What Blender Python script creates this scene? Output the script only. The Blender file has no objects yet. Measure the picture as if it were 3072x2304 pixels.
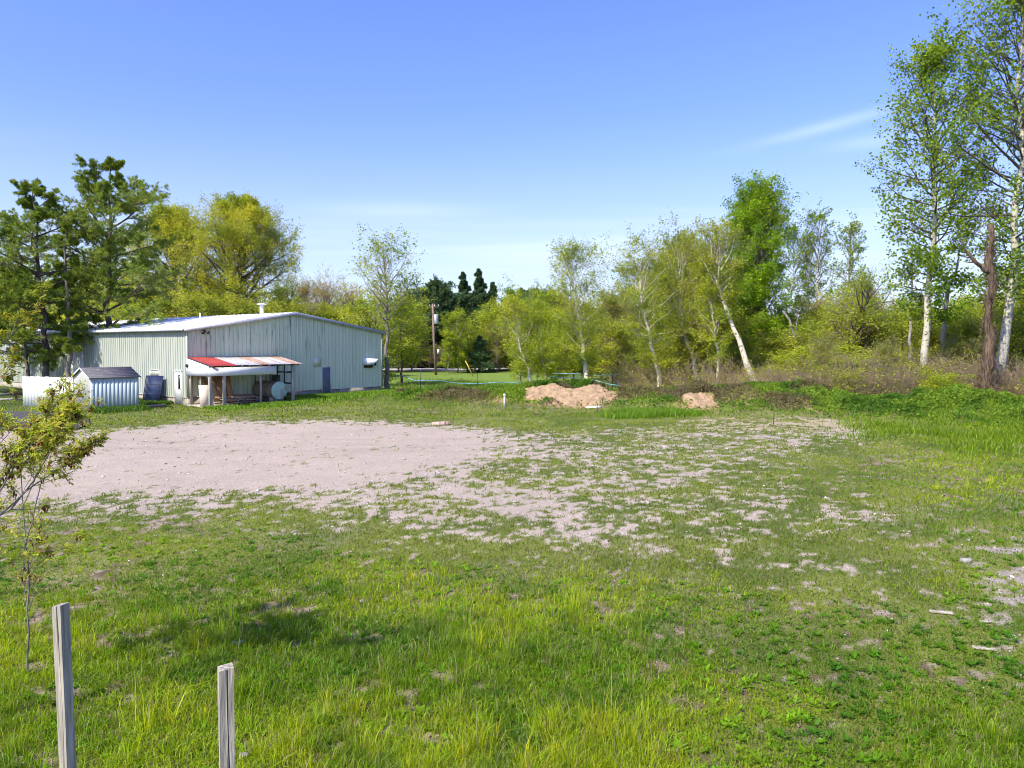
import bpy, math
import numpy as np
from mathutils import Vector, Matrix

# ------------------------------------------------------------------ camera, sky, sun
SC = bpy.context.scene
COL = SC.collection
F, Y0, H = 2270.0, 1032.0, 3.7           # focal length and horizon row for a 3072 px wide frame, eye height in m
PITCH = math.atan((1152 - Y0) / F)
cam = bpy.data.cameras.new('camera')
cam.sensor_width = 36.0
cam.lens = F / 3072 * 36
cam.clip_end = 6000
cam.clip_start = 0.1
camo = bpy.data.objects.new('camera', cam)
COL.objects.link(camo)
camo.location = (0, 0, H)
camo.rotation_euler = (math.pi / 2 - PITCH, 0, 0)
SC.camera = camo

SUN_AZ, SUN_EL = (-0.70, -0.71), 47.0     # horizontal direction towards the sun, elevation in degrees
az = math.atan2(SUN_AZ[0], SUN_AZ[1])
w = bpy.data.worlds.new('World')
SC.world = w
w.use_nodes = True
nt = w.node_tree
nt.nodes.clear()
N = nt.nodes.new
sky = N('ShaderNodeTexSky')
sky.sky_type = 'NISHITA'
sky.sun_disc = False
sky.sun_elevation = math.radians(SUN_EL)
sky.sun_rotation = az
sky.altitude = 200
sky.air_density = 1.0
sky.dust_density = 0.6
sky.ozone_density = 3.0
hsv = N('ShaderNodeHueSaturation')
hsv.inputs['Hue'].default_value = 0.530
hsv.inputs['Saturation'].default_value = 1.24
hsv.inputs['Value'].default_value = 0.84
tc = N('ShaderNodeTexCoord')
sep = N('ShaderNodeSeparateXYZ')
dv = N('ShaderNodeVectorMath'); dv.operation = 'DIVIDE'
zz = N('ShaderNodeMath'); zz.operation = 'MAXIMUM'; zz.inputs[1].default_value = 0.03
cmb = N('ShaderNodeCombineXYZ')
L = nt.links.new
L(tc.outputs['Generated'], sep.inputs[0])
L(sep.outputs['Z'], zz.inputs[0])
for i in range(3):
    L(zz.outputs[0], cmb.inputs[i])
L(tc.outputs['Generated'], dv.inputs[0]); L(cmb.outputs[0], dv.inputs[1])
mp = N('ShaderNodeMapping')
mp.inputs['Scale'].default_value = (0.22, 0.55, 0.0)
mp.inputs['Rotation'].default_value = (0, 0, math.radians(12))
mp.inputs['Location'].default_value = (3.3, 1.2, 0)
L(dv.outputs[0], mp.inputs[0])
cn = N('ShaderNodeTexNoise')
cn.inputs['Scale'].default_value = 1.0
cn.inputs['Detail'].default_value = 6.0
cn.inputs['Roughness'].default_value = 0.55
cn.inputs['Distortion'].default_value = 0.7
L(mp.outputs[0], cn.inputs['Vector'])
cr = N('ShaderNodeMapRange')
cr.interpolation_type = 'SMOOTHSTEP'
cr.inputs['From Min'].default_value = 0.42
cr.inputs['From Max'].default_value = 0.68
L(cn.outputs['Fac'], cr.inputs['Value'])
band = N('ShaderNodeMapRange')           # thin cloud only low in the sky
band.interpolation_type = 'SMOOTHSTEP'
band.inputs['From Min'].default_value = 0.30
band.inputs['From Max'].default_value = 0.03
L(sep.outputs['Z'], band.inputs['Value'])
mul = N('ShaderNodeMath'); mul.operation = 'MULTIPLY'
L(cr.outputs[0], mul.inputs[0]); L(band.outputs[0], mul.inputs[1])
mul2 = N('ShaderNodeMath'); mul2.operation = 'MULTIPLY'; mul2.inputs[1].default_value = 0.28
L(mul.outputs[0], mul2.inputs[0])
mix = N('ShaderNodeMix'); mix.data_type = 'RGBA'
L(mul2.outputs[0], mix.inputs[0])
L(sky.outputs[0], hsv.inputs['Color'])
hz = N('ShaderNodeMapRange'); hz.interpolation_type = 'SMOOTHSTEP'
hz.inputs['From Min'].default_value = -0.02; hz.inputs['From Max'].default_value = 0.42
hz.inputs['To Min'].default_value = 0.56; hz.inputs['To Max'].default_value = 1.02
L(sep.outputs['Z'], hz.inputs['Value'])
hm = N('ShaderNodeVectorMath'); hm.operation = 'SCALE'
L(hsv.outputs[0], hm.inputs[0]); L(hz.outputs[0], hm.inputs['Scale'])
L(hm.outputs[0], mix.inputs[6])
mix.inputs[7].default_value = (3.0, 3.25, 3.7, 1)
def wnode(op, a, b_=None):
    x = N('ShaderNodeMath'); x.operation = op
    for i, v in enumerate((a, b_)):
        if v is None: continue
        if isinstance(v, (int, float)): x.inputs[i].default_value = v
        else: L(v, x.inputs[i])
    return x.outputs[0]
azn = wnode('ARCTAN2', sep.outputs['X'], sep.outputs['Y'])
veil = N('ShaderNodeMapRange'); veil.interpolation_type = 'SMOOTHSTEP'   # pale spring haze low in the sky
veil.inputs['From Min'].default_value = 0.30; veil.inputs['From Max'].default_value = 0.0
veil.inputs['To Min'].default_value = 0.0; veil.inputs['To Max'].default_value = 0.62
L(sep.outputs['Z'], veil.inputs['Value'])
vm_ = N('ShaderNodeMix'); vm_.data_type = 'RGBA'; L(veil.outputs[0], vm_.inputs[0]); L(mix.outputs[2], vm_.inputs[6]); vm_.inputs[7].default_value = (2.0, 2.25, 3.1, 1)
prev = vm_.outputs[2]
for a0, e0_, wa, we, sl_, am in ((0.400, 0.255, .085, .0065, .16, .24), (0.44, 0.232, .05, .008, .05, .16), (-.15, .17, .10, .010, .02, .18), (.10, .12, .16, .016, .03, .25)):
    da = wnode('SUBTRACT', azn, a0); de = wnode('SUBTRACT', wnode('SUBTRACT', sep.outputs['Z'], e0_), wnode('MULTIPLY', da, sl_))
    q = wnode('ADD', wnode('POWER', wnode('ABSOLUTE', wnode('DIVIDE', da, wa)), 2.0), wnode('POWER', wnode('ABSOLUTE', wnode('DIVIDE', de, we)), 2.0))
    f_ = wnode('MULTIPLY', wnode('EXPONENT', wnode('MULTIPLY', q, -1.0)), am)
    f_ = wnode('MULTIPLY', f_, wnode('ADD', wnode('MULTIPLY', cn.outputs['Fac'], 1.2), .3))
    m_ = N('ShaderNodeMix'); m_.data_type = 'RGBA'; L(f_, m_.inputs[0]); L(prev, m_.inputs[6]); m_.inputs[7].default_value = (3.2, 3.5, 3.9, 1)
    prev = m_.outputs[2]
bg = N('ShaderNodeBackground')
bg.inputs['Strength'].default_value = 0.15
out = N('ShaderNodeOutputWorld')
L(prev, bg.inputs[0]); L(bg.outputs[0], out.inputs[0])

sl = bpy.data.lights.new('sun', 'SUN')
sl.energy = 2.8
sl.angle = math.radians(0.7)
sl.color = (1.0, 0.94, 0.78)
so = bpy.data.objects.new('sun', sl)
COL.objects.link(so)
n_ = math.hypot(*SUN_AZ)
sd = Vector((SUN_AZ[0] / n_ * math.cos(math.radians(SUN_EL)), SUN_AZ[1] / n_ * math.cos(math.radians(SUN_EL)), math.sin(math.radians(SUN_EL))))
so.rotation_euler = sd.to_track_quat('Z', 'Y').to_euler()
so.location = (-30, 10, 40)

SC.view_settings.view_transform = 'Standard'
SC.view_settings.look = 'None'
SC.view_settings.exposure = 1.45
SC.view_settings.gamma = 1.0
SC.render.engine = 'CYCLES'
cy = SC.cycles
cy.max_bounces = 5; cy.diffuse_bounces = 3; cy.glossy_bounces = 2; cy.transmission_bounces = 3
cy.transparent_max_bounces = 4
cy.use_denoising = True
cy.use_adaptive_sampling = True
cy.adaptive_threshold = 0.01
cy.filter_width = 1.0
SC.render.film_transparent = False

# ------------------------------------------------------------------ helpers
def ray(px, py):
    x = (px - 1536) / F; y = -(py - 1152) / F
    return np.array([x, math.cos(PITCH) + y * math.sin(PITCH), -math.sin(PITCH) + y * math.cos(PITCH)])
def gpt(px, py, z=0.0):                   # the ground point seen at a photo pixel
    d = ray(px, py); t = (z - H) / d[2]
    return np.array([d[0] * t, d[1] * t, z])
def at(px, py, D):                        # the point seen at a photo pixel at distance D
    d = ray(px, py)
    return np.array([d[0] * D / d[1], D, H + d[2] * D / d[1]])

_R = np.random.default_rng(7)
_TAB = _R.random((8, 256, 256))
def vnoise(x, y, s=0):
    t = _TAB[s % 8]
    xi = np.floor(x).astype(int); yi = np.floor(y).astype(int)
    fx = x - xi; fy = y - yi
    fx = fx * fx * (3 - 2 * fx); fy = fy * fy * (3 - 2 * fy)
    a = t[xi & 255, yi & 255]; b = t[(xi + 1) & 255, yi & 255]
    c = t[xi & 255, (yi + 1) & 255]; d = t[(xi + 1) & 255, (yi + 1) & 255]
    return (a * (1 - fx) + b * fx) * (1 - fy) + (c * (1 - fx) + d * fx) * fy
def fbm(x, y, f, o=4, s=0, g=0.5):
    v = 0; a = 1; n = 0
    for i in range(o):
        v = v + a * vnoise(x * f + 17.3 * i + 31 * s, y * f - 9.1 * i, s + i); n += a; a *= g; f *= 2.03
    return v / n
def sstep(a, b, x):
    t = np.clip((x - a) / (b - a), 0, 1)
    return t * t * (3 - 2 * t)
def lerp(a, b, t): return a + (b - a) * t
def nrm(v):
    return v / np.maximum(np.linalg.norm(v, axis=-1, keepdims=True), 1e-9)

def mesh_np(name, V, faces, mat=None, col=None, smooth=False, attrs=None):
    """V (n,3); faces: list of int arrays (m,k)."""
    me = bpy.data.meshes.new(name)
    V = np.ascontiguousarray(V, dtype=np.float32)
    me.vertices.add(len(V)); me.vertices.foreach_set('co', V.ravel())
    fl = [np.asarray(f, dtype=np.int32) for f in faces if len(f)]
    loops = np.concatenate([f.ravel() for f in fl])
    tot = np.concatenate([np.full(len(f), f.shape[1], np.int32) for f in fl])
    st = np.concatenate([[0], np.cumsum(tot)[:-1]]).astype(np.int32)
    me.loops.add(len(loops)); me.loops.foreach_set('vertex_index', loops)
    me.polygons.add(len(tot)); me.polygons.foreach_set('loop_start', st); me.polygons.foreach_set('loop_total', tot)
    if smooth: me.polygons.foreach_set('use_smooth', np.ones(len(tot), bool))
    me.update(calc_edges=True)
    if col is not None:
        a = me.attributes.new('Col', 'FLOAT_COLOR', 'POINT')
        c = np.ones((len(V), 4), np.float32); c[:, :3] = col
        a.data.foreach_set('color', c.ravel())
    if attrs:
        for k, v in attrs.items():
            a = me.attributes.new(k, 'FLOAT', 'POINT'); a.data.foreach_set('value', v.astype(np.float32))
    if mat: me.materials.append(mat)
    return me
def link(name, me, parent=None, loc=None, rot=None):
    o = bpy.data.objects.new(name, me)
    COL.objects.link(o)
    if parent: o.parent = parent
    if loc is not None: o.location = loc
    if rot is not None: o.rotation_euler = rot
    return o
def tag(o, label=None, cat=None, group=None, kind=None):
    if label: o['label'] = label
    if cat: o['category'] = cat
    if group: o['group'] = group
    if kind: o['kind'] = kind
    return o
def empty(name, loc, rz=0):
    o = bpy.data.objects.new(name, None); COL.objects.link(o)
    o.empty_display_size = 0.2
    o.location = loc; o.rotation_euler = (0, 0, rz)
    return o

class MB:
    """collects simple solids for one mesh"""
    def __init__(s): s.V = []; s.Q = []; s.T = []; s.n = 0; s.P = []
    def add(s, V, Q=(), T=()):
        V = np.asarray(V, float)
        s.V.append(V)
        if len(Q): s.Q.append(np.asarray(Q) + s.n)
        if len(T): s.T.append(np.asarray(T) + s.n)
        s.n += len(V)
    def box(s, x0, x1, y0, y1, z0, z1, M=None):
        V = np.array([[x, y, z] for z in (z0, z1) for y in (y0, y1) for x in (x0, x1)], float)
        if M is not None: V = V @ np.array(M.to_3x3()).T + np.array(M.translation)
        s.add(V, [[0, 2, 3, 1], [4, 5, 7, 6], [0, 1, 5, 4], [2, 6, 7, 3], [0, 4, 6, 2], [1, 3, 7, 5]])
    def beam(s, a, b, wx, wz, roll=0):
        a = Vector(a); b = Vector(b); d = b - a
        q = d.to_track_quat('Y', 'Z')
        M = Matrix.Translation(a) @ q.to_matrix().to_4x4() @ Matrix.Rotation(roll, 4, 'Y')
        s.box(-wx / 2, wx / 2, 0, d.length, -wz / 2, wz / 2, M)
    def tube(s, P, R, sides=8, cap=True):
        P = np.asarray(P, float); n = len(P); R = np.broadcast_to(np.asarray(R, float), (n,))
        V, Q = tubes(P[None], R[None], sides)
        T = []
        if cap:
            V = np.vstack([V, P[:1], P[-1:]])
            T = [[(i + 1) % sides, i, n * sides] for i in range(sides)] + [[(n - 1) * sides + i, (n - 1) * sides + (i + 1) % sides, n * sides + 1] for i in range(sides)]
        s.add(V, Q, T)
    def build(s, name, mat, parent=None, smooth=False, loc=None, rot=None, bevel=0):
        me = mesh_np(name, np.vstack(s.V), ([np.vstack(s.Q)] if s.Q else []) + ([np.vstack(s.T)] if s.T else []), mat, smooth=smooth)
        o = link(name, me, parent, loc, rot)
        if bevel:
            m = o.modifiers.new('bevel', 'BEVEL'); m.width = bevel; m.segments = 1; m.limit_method = 'ANGLE'
        return o

def tubes(P, R, sides):
    """P (B,n,3), R (B,n) -> verts, quads"""
    B, n, _ = P.shape
    T = np.gradient(P, axis=1) if n > 1 else np.zeros_like(P)
    T = nrm(T)
    ref = np.where(np.abs(T[:, :1, 2:3]) > 0.9, np.array([1., 0, 0]), np.array([0, 0, 1.]))
    ref = np.broadcast_to(ref, P.shape)
    A = nrm(np.cross(T, ref)); Bv = np.cross(T, A)
    th = np.arange(sides) * 2 * np.pi / sides
    V = P[:, :, None, :] + R[:, :, None, None] * (np.cos(th)[None, None, :, None] * A[:, :, None, :] + np.sin(th)[None, None, :, None] * Bv[:, :, None, :])
    idx = np.arange(B * n * sides).reshape(B, n, sides)
    a = idx[:, :-1, :]; b = np.roll(idx, -1, 2)[:, :-1, :]; c = np.roll(idx, -1, 2)[:, 1:, :]; d = idx[:, 1:, :]
    Q = np.stack([a, b, c, d], -1).reshape(-1, 4)
    return V.reshape(-1, 3), Q

def spawn(P, Rd, Ln, m, rng, s0=0.25, s1=1.0, ang=(35, 60), lr=(0.35, 0.6), up=0.15, n=4, wander=0.12, rr=0.55, flat=0.0, taper=0.5):
    """children of the branches P (B,n,3): m of each"""
    B, k, _ = P.shape
    s = rng.uniform(s0, s1, (B, m)); s[:, 0] = 1.0 if s1 >= 1 else s1
    f = s * (k - 1); i = np.minimum(f.astype(int), k - 2); fr = (f - i)[..., None]
    b = np.arange(B)[:, None]
    p = P[b, i] * (1 - fr) + P[b, i + 1] * fr
    t = nrm(P[b, i + 1] - P[b, i])
    r = Rd[b, i] * (1 - fr[..., 0]) + Rd[b, i + 1] * fr[..., 0]
    q = rng.normal(size=t.shape)
    q[..., 2] *= (1 - flat)
    q = nrm(q - (q * t).sum(-1, keepdims=True) * t)
    a = np.radians(rng.uniform(ang[0], ang[1], (B, m, 1)))
    a[:, 0] *= 0.3
    d = nrm(np.cos(a) * t + np.sin(a) * q)
    L_ = Ln[:, None] * rng.uniform(lr[0], lr[1], (B, m)) * (1.0 - taper * s)
    return grow(p.reshape(-1, 3), d.reshape(-1, 3), L_.ravel(), np.maximum(r.ravel() * rr, 0.004), rng, n, wander, up)
def grow(p, d, L_, r, rng, n=5, wander=0.1, up=0.1, tip=0.25):
    B = len(p)
    P = np.zeros((B, n, 3)); P[:, 0] = p
    st = (L_ / (n - 1))[:, None]
    d = d.copy()
    upv = np.asarray(up) if np.ndim(up) else np.full(B, up)
    for j in range(1, n):
        d = nrm(d + rng.normal(size=d.shape) * wander + np.array([0, 0, 1.]) * (upv / (n - 1))[:, None])
        P[:, j] = P[:, j - 1] + d * st
    Rr = r[:, None] * np.linspace(1, tip, n)[None]
    return P, Rr, L_

def pick(P, k, rng, s0=0.0):
    B, n, _ = P.shape
    s = rng.uniform(s0, 1.0, (B, k)); f = s * (n - 1); i = np.minimum(f.astype(int), n - 2); fr = (f - i)[..., None]
    b = np.arange(B)[:, None]
    p = P[b, i] * (1 - fr) + P[b, i + 1] * fr
    t = nrm(P[b, i + 1] - P[b, i])
    return p.reshape(-1, 3), t.reshape(-1, 3)
def pal(cols, n, rng, jit=0.15):
    c = np.array(cols)[rng.integers(0, len(cols), n)]
    return np.clip(c * rng.uniform(1 - jit, 1 + jit, (n, 1)), 0, 1)
def leaves(p, t, size, rng, cols, spread=0.1, wid=0.62, along=0.5, jit=0.3, hang=0.0):
    n = len(p)
    p = p + rng.normal(size=p.shape) * spread
    a = nrm(rng.normal(size=p.shape) + t * along + np.array([0, 0, -hang]))
    b = nrm(np.cross(a, rng.normal(size=p.shape)))
    l = (size * rng.uniform(1 - jit, 1 + jit, n))[:, None]
    V = np.stack([p, p + a * l * 0.45 + b * l * wid / 2, p + a * l, p + a * l * 0.45 - b * l * wid / 2], 1).reshape(-1, 3)
    c = np.repeat(cols if isinstance(cols, np.ndarray) else pal(cols, n, rng), 4, 0)
    return V, np.arange(4 * n).reshape(-1, 4), c
def join(parts):
    Vs = []; Qs = []; Cs = []; n = 0
    for p in parts:
        Vs.append(p[0]); Qs.append(p[1] + n); n += len(p[0])
        if len(p) > 2: Cs.append(p[2])
    return np.vstack(Vs), np.vstack(Qs), (np.vstack(Cs) if Cs else None)

# ------------------------------------------------------------------ materials
def mat(name, rough=0.7, metal=0.0, spec=0.3):
    m = bpy.data.materials.new(name); m.use_nodes = True
    nt = m.node_tree; b = nt.nodes['Principled BSDF']
    b.inputs['Roughness'].default_value = rough; b.inputs['Metallic'].default_value = metal
    b.inputs['Specular IOR Level'].default_value = spec
    return m, nt, b
def noisy(name, c1, c2, scale=3.0, rough=0.7, stretch=(1, 1, 1), metal=0.0, detail=6, bump=0.0, lo=0.35, hi=0.65, spec=0.3, c3=None, s3=1.0):
    m, nt, b = mat(name, rough, metal, spec)
    N = nt.nodes.new; L = nt.links.new
    tc = N('ShaderNodeTexCoord'); mp = N('ShaderNodeMapping'); mp.inputs['Scale'].default_value = stretch
    n = N('ShaderNodeTexNoise'); n.inputs['Scale'].default_value = scale; n.inputs['Detail'].default_value = detail; n.inputs['Roughness'].default_value = 0.6
    r = N('ShaderNodeValToRGB'); r.color_ramp.elements[0].position = lo; r.color_ramp.elements[1].position = hi
    r.color_ramp.elements[0].color = (*c1, 1); r.color_ramp.elements[1].color = (*c2, 1)
    L(tc.outputs['Object'], mp.inputs[0]); L(mp.outputs[0], n.inputs['Vector']); L(n.outputs['Fac'], r.inputs[0])
    last = r.outputs[0]
    if c3:
        n2 = N('ShaderNodeTexNoise'); n2.inputs['Scale'].default_value = s3; n2.inputs['Detail'].default_value = 5
        L(mp.outputs[0], n2.inputs['Vector'])
        r2 = N('ShaderNodeMapRange'); r2.inputs['From Min'].default_value = 0.56; r2.inputs['From Max'].default_value = 0.68
        L(n2.outputs['Fac'], r2.inputs['Value'])
        mx = N('ShaderNodeMix'); mx.data_type = 'RGBA'; mx.inputs[7].default_value = (*c3, 1)
        L(r2.outputs[0], mx.inputs[0]); L(last, mx.inputs[6]); last = mx.outputs[2]
    L(last, b.inputs['Base Color'])
    if bump:
        bp = N('ShaderNodeBump'); bp.inputs['Strength'].default_value = bump; bp.inputs['Distance'].default_value = 0.02
        L(n.outputs['Fac'], bp.inputs['Height']); L(bp.outputs[0], b.inputs['Normal'])
    return m
def leafmat(name, trans=0.45, gloss=0.0, gain=1.0):
    m = bpy.data.materials.new(name); m.use_nodes = True
    nt = m.node_tree; nt.nodes.clear(); N = nt.nodes.new; L = nt.links.new
    at_ = N('ShaderNodeAttribute'); at_.attribute_name = 'Col'
    d = N('ShaderNodeBsdfDiffuse'); t = N('ShaderNodeBsdfTranslucent'); mx = N('ShaderNodeMixShader')
    br = N('ShaderNodeMix'); br.data_type = 'RGBA'; br.blend_type = 'MULTIPLY'; br.inputs[0].default_value = 1.0
    br.inputs[7].default_value = (1.35, 1.25, 0.55, 1)
    mx.inputs[0].default_value = trans
    o = N('ShaderNodeOutputMaterial')
    L(at_.outputs['Color'], d.inputs[0]); L(at_.outputs['Color'], br.inputs[6]); L(br.outputs[2], t.inputs[0])
    L(d.outputs[0], mx.inputs[1]); L(t.outputs[0], mx.inputs[2])
    last = mx.outputs[0]
    if gloss:
        g = N('ShaderNodeBsdfGlossy'); g.inputs['Roughness'].default_value = 0.45
        m2 = N('ShaderNodeMixShader'); m2.inputs[0].default_value = gloss
        L(last, m2.inputs[1]); L(g.outputs[0], m2.inputs[2]); last = m2.outputs[0]
    L(last, o.inputs[0])
    return m
M = {}
M['leaf'] = leafmat('leaf', 0.5)
M['needle'] = leafmat('needle', 0.25)
M['grass'] = leafmat('grass_blade', 0.45, 0.015)
M['bark'] = noisy('bark', (0.055, 0.042, 0.034), (0.16, 0.135, 0.11), 9, 0.9, (1, 1, 0.3), bump=0.6)
M['grey_bark'] = noisy('grey_bark', (0.12, 0.10, 0.085), (0.27, 0.24, 0.205), 9, 0.9, (1, 1, 0.4), bump=0.5)
M['dead'] = noisy('dead_wood', (0.14, 0.12, 0.10), (0.36, 0.33, 0.30), 7, 0.9, (1, 1, 0.2), bump=0.5)
M['vine'] = noisy('shaggy_bark', (0.04, 0.028, 0.02), (0.20, 0.135, 0.09), 14, 0.95, (1, 1, 0.12), bump=1.0)
M['aspen'] = noisy('aspen_bark', (0.05, 0.045, 0.04), (0.46, 0.43, 0.34), 3.2, 0.8, (1, 1, 2.4), bump=0.3, lo=0.36, hi=0.45, c3=(0.30, 0.31, 0.21), s3=1.3)
M['birch'] = noisy('birch_bark', (0.10, 0.08, 0.07), (0.66, 0.59, 0.46), 4.5, 0.7, (1, 1, 2.0), bump=0.2, lo=0.36, hi=0.44)
M['twig'] = noisy('twig', (0.17, 0.135, 0.10), (0.30, 0.245, 0.19), 3, 0.9)
M['white_twig'] = noisy('pale_twig', (0.26, 0.22, 0.17), (0.42, 0.38, 0.30), 3, 0.9)
M['conc'] = noisy('concrete', (0.30, 0.25, 0.20), (0.45, 0.40, 0.34), 2.5, 0.9, bump=0.3, c3=(0.22, 0.19, 0.15), s3=1.2)
M['white'] = noisy('white_panel', (0.72, 0.72, 0.74), (0.82, 0.82, 0.83), 2.0, 0.5)
M['whitewood'] = noisy('white_painted_wood', (0.76, 0.75, 0.72), (0.86, 0.85, 0.82), 3.0, 0.6, (3, 3, .3))
M['oldwood'] = noisy('weathered_wood', (0.13, 0.115, 0.09), (0.50, 0.45, 0.36), 6, 0.85, (5, 5, 0.35), bump=0.9, lo=0.28, hi=0.68)
M['greywood'] = noisy('grey_timber', (0.24, 0.22, 0.18), (0.46, 0.43, 0.36), 9, 0.9, (4, 4, 0.5), bump=0.5)
M['lumber'] = noisy('lumber', (0.34, 0.20, 0.11), (0.52, 0.34, 0.20), 5, 0.7, (1, 1, 1), bump=0.2)
M['osb'] = noisy('strand_board', (0.30, 0.16, 0.07), (0.55, 0.33, 0.16), 22, 0.75, detail=2, bump=0.3)
M['ply'] = noisy('plywood', (0.55, 0.45, 0.33), (0.70, 0.60, 0.47), 2, 0.7, (1, 1, 4))
M['red'] = noisy('red_metal', (0.40, 0.05, 0.04), (0.50, 0.08, 0.06), 3, 0.45)
M['roofw'] = noisy('white_roof_metal', (0.70, 0.70, 0.66), (0.84, 0.83, 0.79), 0.7, 0.5, (0.6, 0.6, 1), c3=(0.62, 0.61, 0.57), s3=0.4)
M['rust'] = noisy('rusty_tin', (0.36, 0.20, 0.13), (0.55, 0.45, 0.38), 2.5, 0.6, (6, 0.6, 1), metal=0.2, c3=(0.30, 0.13, 0.07), s3=1.4)
M['tin'] = noisy('old_tin', (0.42, 0.40, 0.38), (0.66, 0.65, 0.64), 3, 0.5, (8, 0.6, 1), metal=0.25, c3=(0.38, 0.27, 0.20), s3=0.9)
M['shingle'] = noisy('asphalt_shingle', (0.075, 0.07, 0.075), (0.17, 0.16, 0.17), 22, 0.9, (1, 1, 1), bump=0.5, c3=(0.22, 0.21, 0.22), s3=4)
M['dark'] = noisy('dark_metal', (0.02, 0.02, 0.022), (0.06, 0.06, 0.065), 5, 0.5)
M['blackp'] = noisy('black_plastic', (0.012, 0.012, 0.014), (0.03, 0.03, 0.035), 5, 0.4, spec=0.5)
M['navy'] = noisy('navy_steel', (0.012, 0.02, 0.06), (0.03, 0.045, 0.11), 4, 0.45)
M['bluedoor'] = noisy('slate_blue_paint', (0.10, 0.115, 0.135), (0.125, 0.145, 0.165), 2, 0.5)
M['galv'] = noisy('galvanised', (0.34, 0.35, 0.36), (0.55, 0.56, 0.58), 6, 0.5, metal=0.4)
M['bluetube'] = noisy('blue_tubing', (0.10, 0.33, 0.42), (0.30, 0.55, 0.62), 2, 0.35, spec=0.5)
M['pole'] = noisy('creosoted_pole', (0.15, 0.10, 0.07), (0.30, 0.22, 0.17), 5, 0.9, (3, 3, .3), bump=0.4)
M['yellow'] = noisy('yellow_plastic', (0.55, 0.40, 0.06), (0.65, 0.50, 0.10), 3, 0.5)
M['redp'] = noisy('faded_red', (0.40, 0.05, 0.04), (0.5, 0.09, 0.07), 3, 0.6)
M['stone'] = noisy('pale_stone', (0.26, 0.235, 0.21), (0.46, 0.43, 0.39), 7, 0.9, bump=0.5)
M['asphalt'] = noisy('asphalt', (0.045, 0.042, 0.045), (0.08, 0.075, 0.078), 12, 0.95, bump=0.3)
M['roadm'] = noisy('gravel_road', (0.42, 0.38, 0.35), (0.58, 0.54, 0.50), 5, 0.95)
M['conc_w'] = noisy('pale_plank', (0.24, 0.21, 0.165), (0.42, 0.38, 0.31), 6, 0.9, (1, 6, 1), bump=0.3)
m, nt, b = mat('window_glass', 0.08, 0, 0.6); b.inputs['Base Color'].default_value = (0.02, 0.025, 0.03, 1); M['glass'] = m

def siding(name, base, pale, stain_shade, amt, top=4.6):
    """painted steel: faded vertical variation, dark streaks running down from the top"""
    m, nt, b = mat(name, 0.55, 0.0, 0.35)
    N = nt.nodes.new; L = nt.links.new
    tc = N('ShaderNodeTexCoord')
    def nz(sc, st, det=4, ro=.5):
        mp = N('ShaderNodeMapping'); mp.inputs['Scale'].default_value = st
        n = N('ShaderNodeTexNoise'); n.inputs['Scale'].default_value = sc; n.inputs['Detail'].default_value = det; n.inputs['Roughness'].default_value = ro
        L(tc.outputs['Object'], mp.inputs[0]); L(mp.outputs[0], n.inputs['Vector']); return n.outputs['Fac']
    def mr(v, a, b_, c=0, d=1):
        r = N('ShaderNodeMapRange'); r.inputs['From Min'].default_value = a; r.inputs['From Max'].default_value = b_
        r.inputs['To Min'].default_value = c; r.inputs['To Max'].default_value = d; L(v, r.inputs['Value']); return r.outputs[0]
    def mx(f, a, b_):
        x = N('ShaderNodeMix'); x.data_type = 'RGBA'; L(f, x.inputs[0])
        for i, v in ((6, a), (7, b_)):
            if isinstance(v, tuple): x.inputs[i].default_value = (*v, 1)
            else: L(v, x.inputs[i])
        return x.outputs[2]
    def mth(op, a, b_):
        x = N('ShaderNodeMath'); x.operation = op
        for i, v in enumerate((a, b_)):
            if isinstance(v, (int, float)): x.inputs[i].default_value = v
            else: L(v, x.inputs[i])
        return x.outputs[0]
    c = mx(mr(nz(1.0, (3.3, 3.3, 0.12)), 0.35, 0.65), base, pale)
    sep = N('ShaderNodeSeparateXYZ'); L(tc.outputs['Object'], sep.inputs[0])
    streak = mr(nz(1.0, (7, 7, 0.45), 3, .6), 0.56, 0.64)
    gate = mr(nz(0.5, (1, 1, 1.2), 3), 0.45, 0.62)
    hi = mr(sep.outputs['Z'], 1.2, top, 0.12, 1.0)
    f = mth('MULTIPLY', mth('MULTIPLY', streak, gate), mth('MULTIPLY', hi, amt))
    c = mx(f, c, stain_shade)
    fine = mr(nz(1.0, (22, 22, 0.5), 2), 0.55, 0.8, 0, 0.22 * amt)
    c = mx(fine, c, stain_shade)
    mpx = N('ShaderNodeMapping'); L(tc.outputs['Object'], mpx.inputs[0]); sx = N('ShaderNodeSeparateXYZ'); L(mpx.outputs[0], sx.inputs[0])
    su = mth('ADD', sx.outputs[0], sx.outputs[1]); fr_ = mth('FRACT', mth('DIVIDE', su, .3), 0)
    rib_shade = mth('MULTIPLY', mth('LESS_THAN', fr_, .09), mr(nz(1.0, (3.3, 3.3, .5), 3), .35, .6, .25, .75))  # dark lines along the ribs: rib shading painted into the colour
    c = mx(rib_shade, c, stain_shade)
    rust = mth('MULTIPLY', mr(nz(1.4, (1, 1, 0.8), 6), 0.62, 0.72), 0.35)
    c = mx(rust, c, (0.30, 0.24, 0.18))
    L(c, b.inputs['Base Color'])
    return m
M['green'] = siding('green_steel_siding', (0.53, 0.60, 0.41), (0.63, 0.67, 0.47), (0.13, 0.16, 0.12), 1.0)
M['cream'] = siding('sunlit_green_siding', (0.35, 0.385, 0.32), (0.43, 0.45, 0.37), (0.16, 0.16, 0.11), 0.7)  # same paint as the end wall, sunlit tone put into its colour
M['shedend'] = siding('shed_end_boards', (0.52, 0.54, 0.50), (0.62, 0.62, 0.57), (0.35, 0.36, 0.32), 0.3, 2.4)
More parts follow.
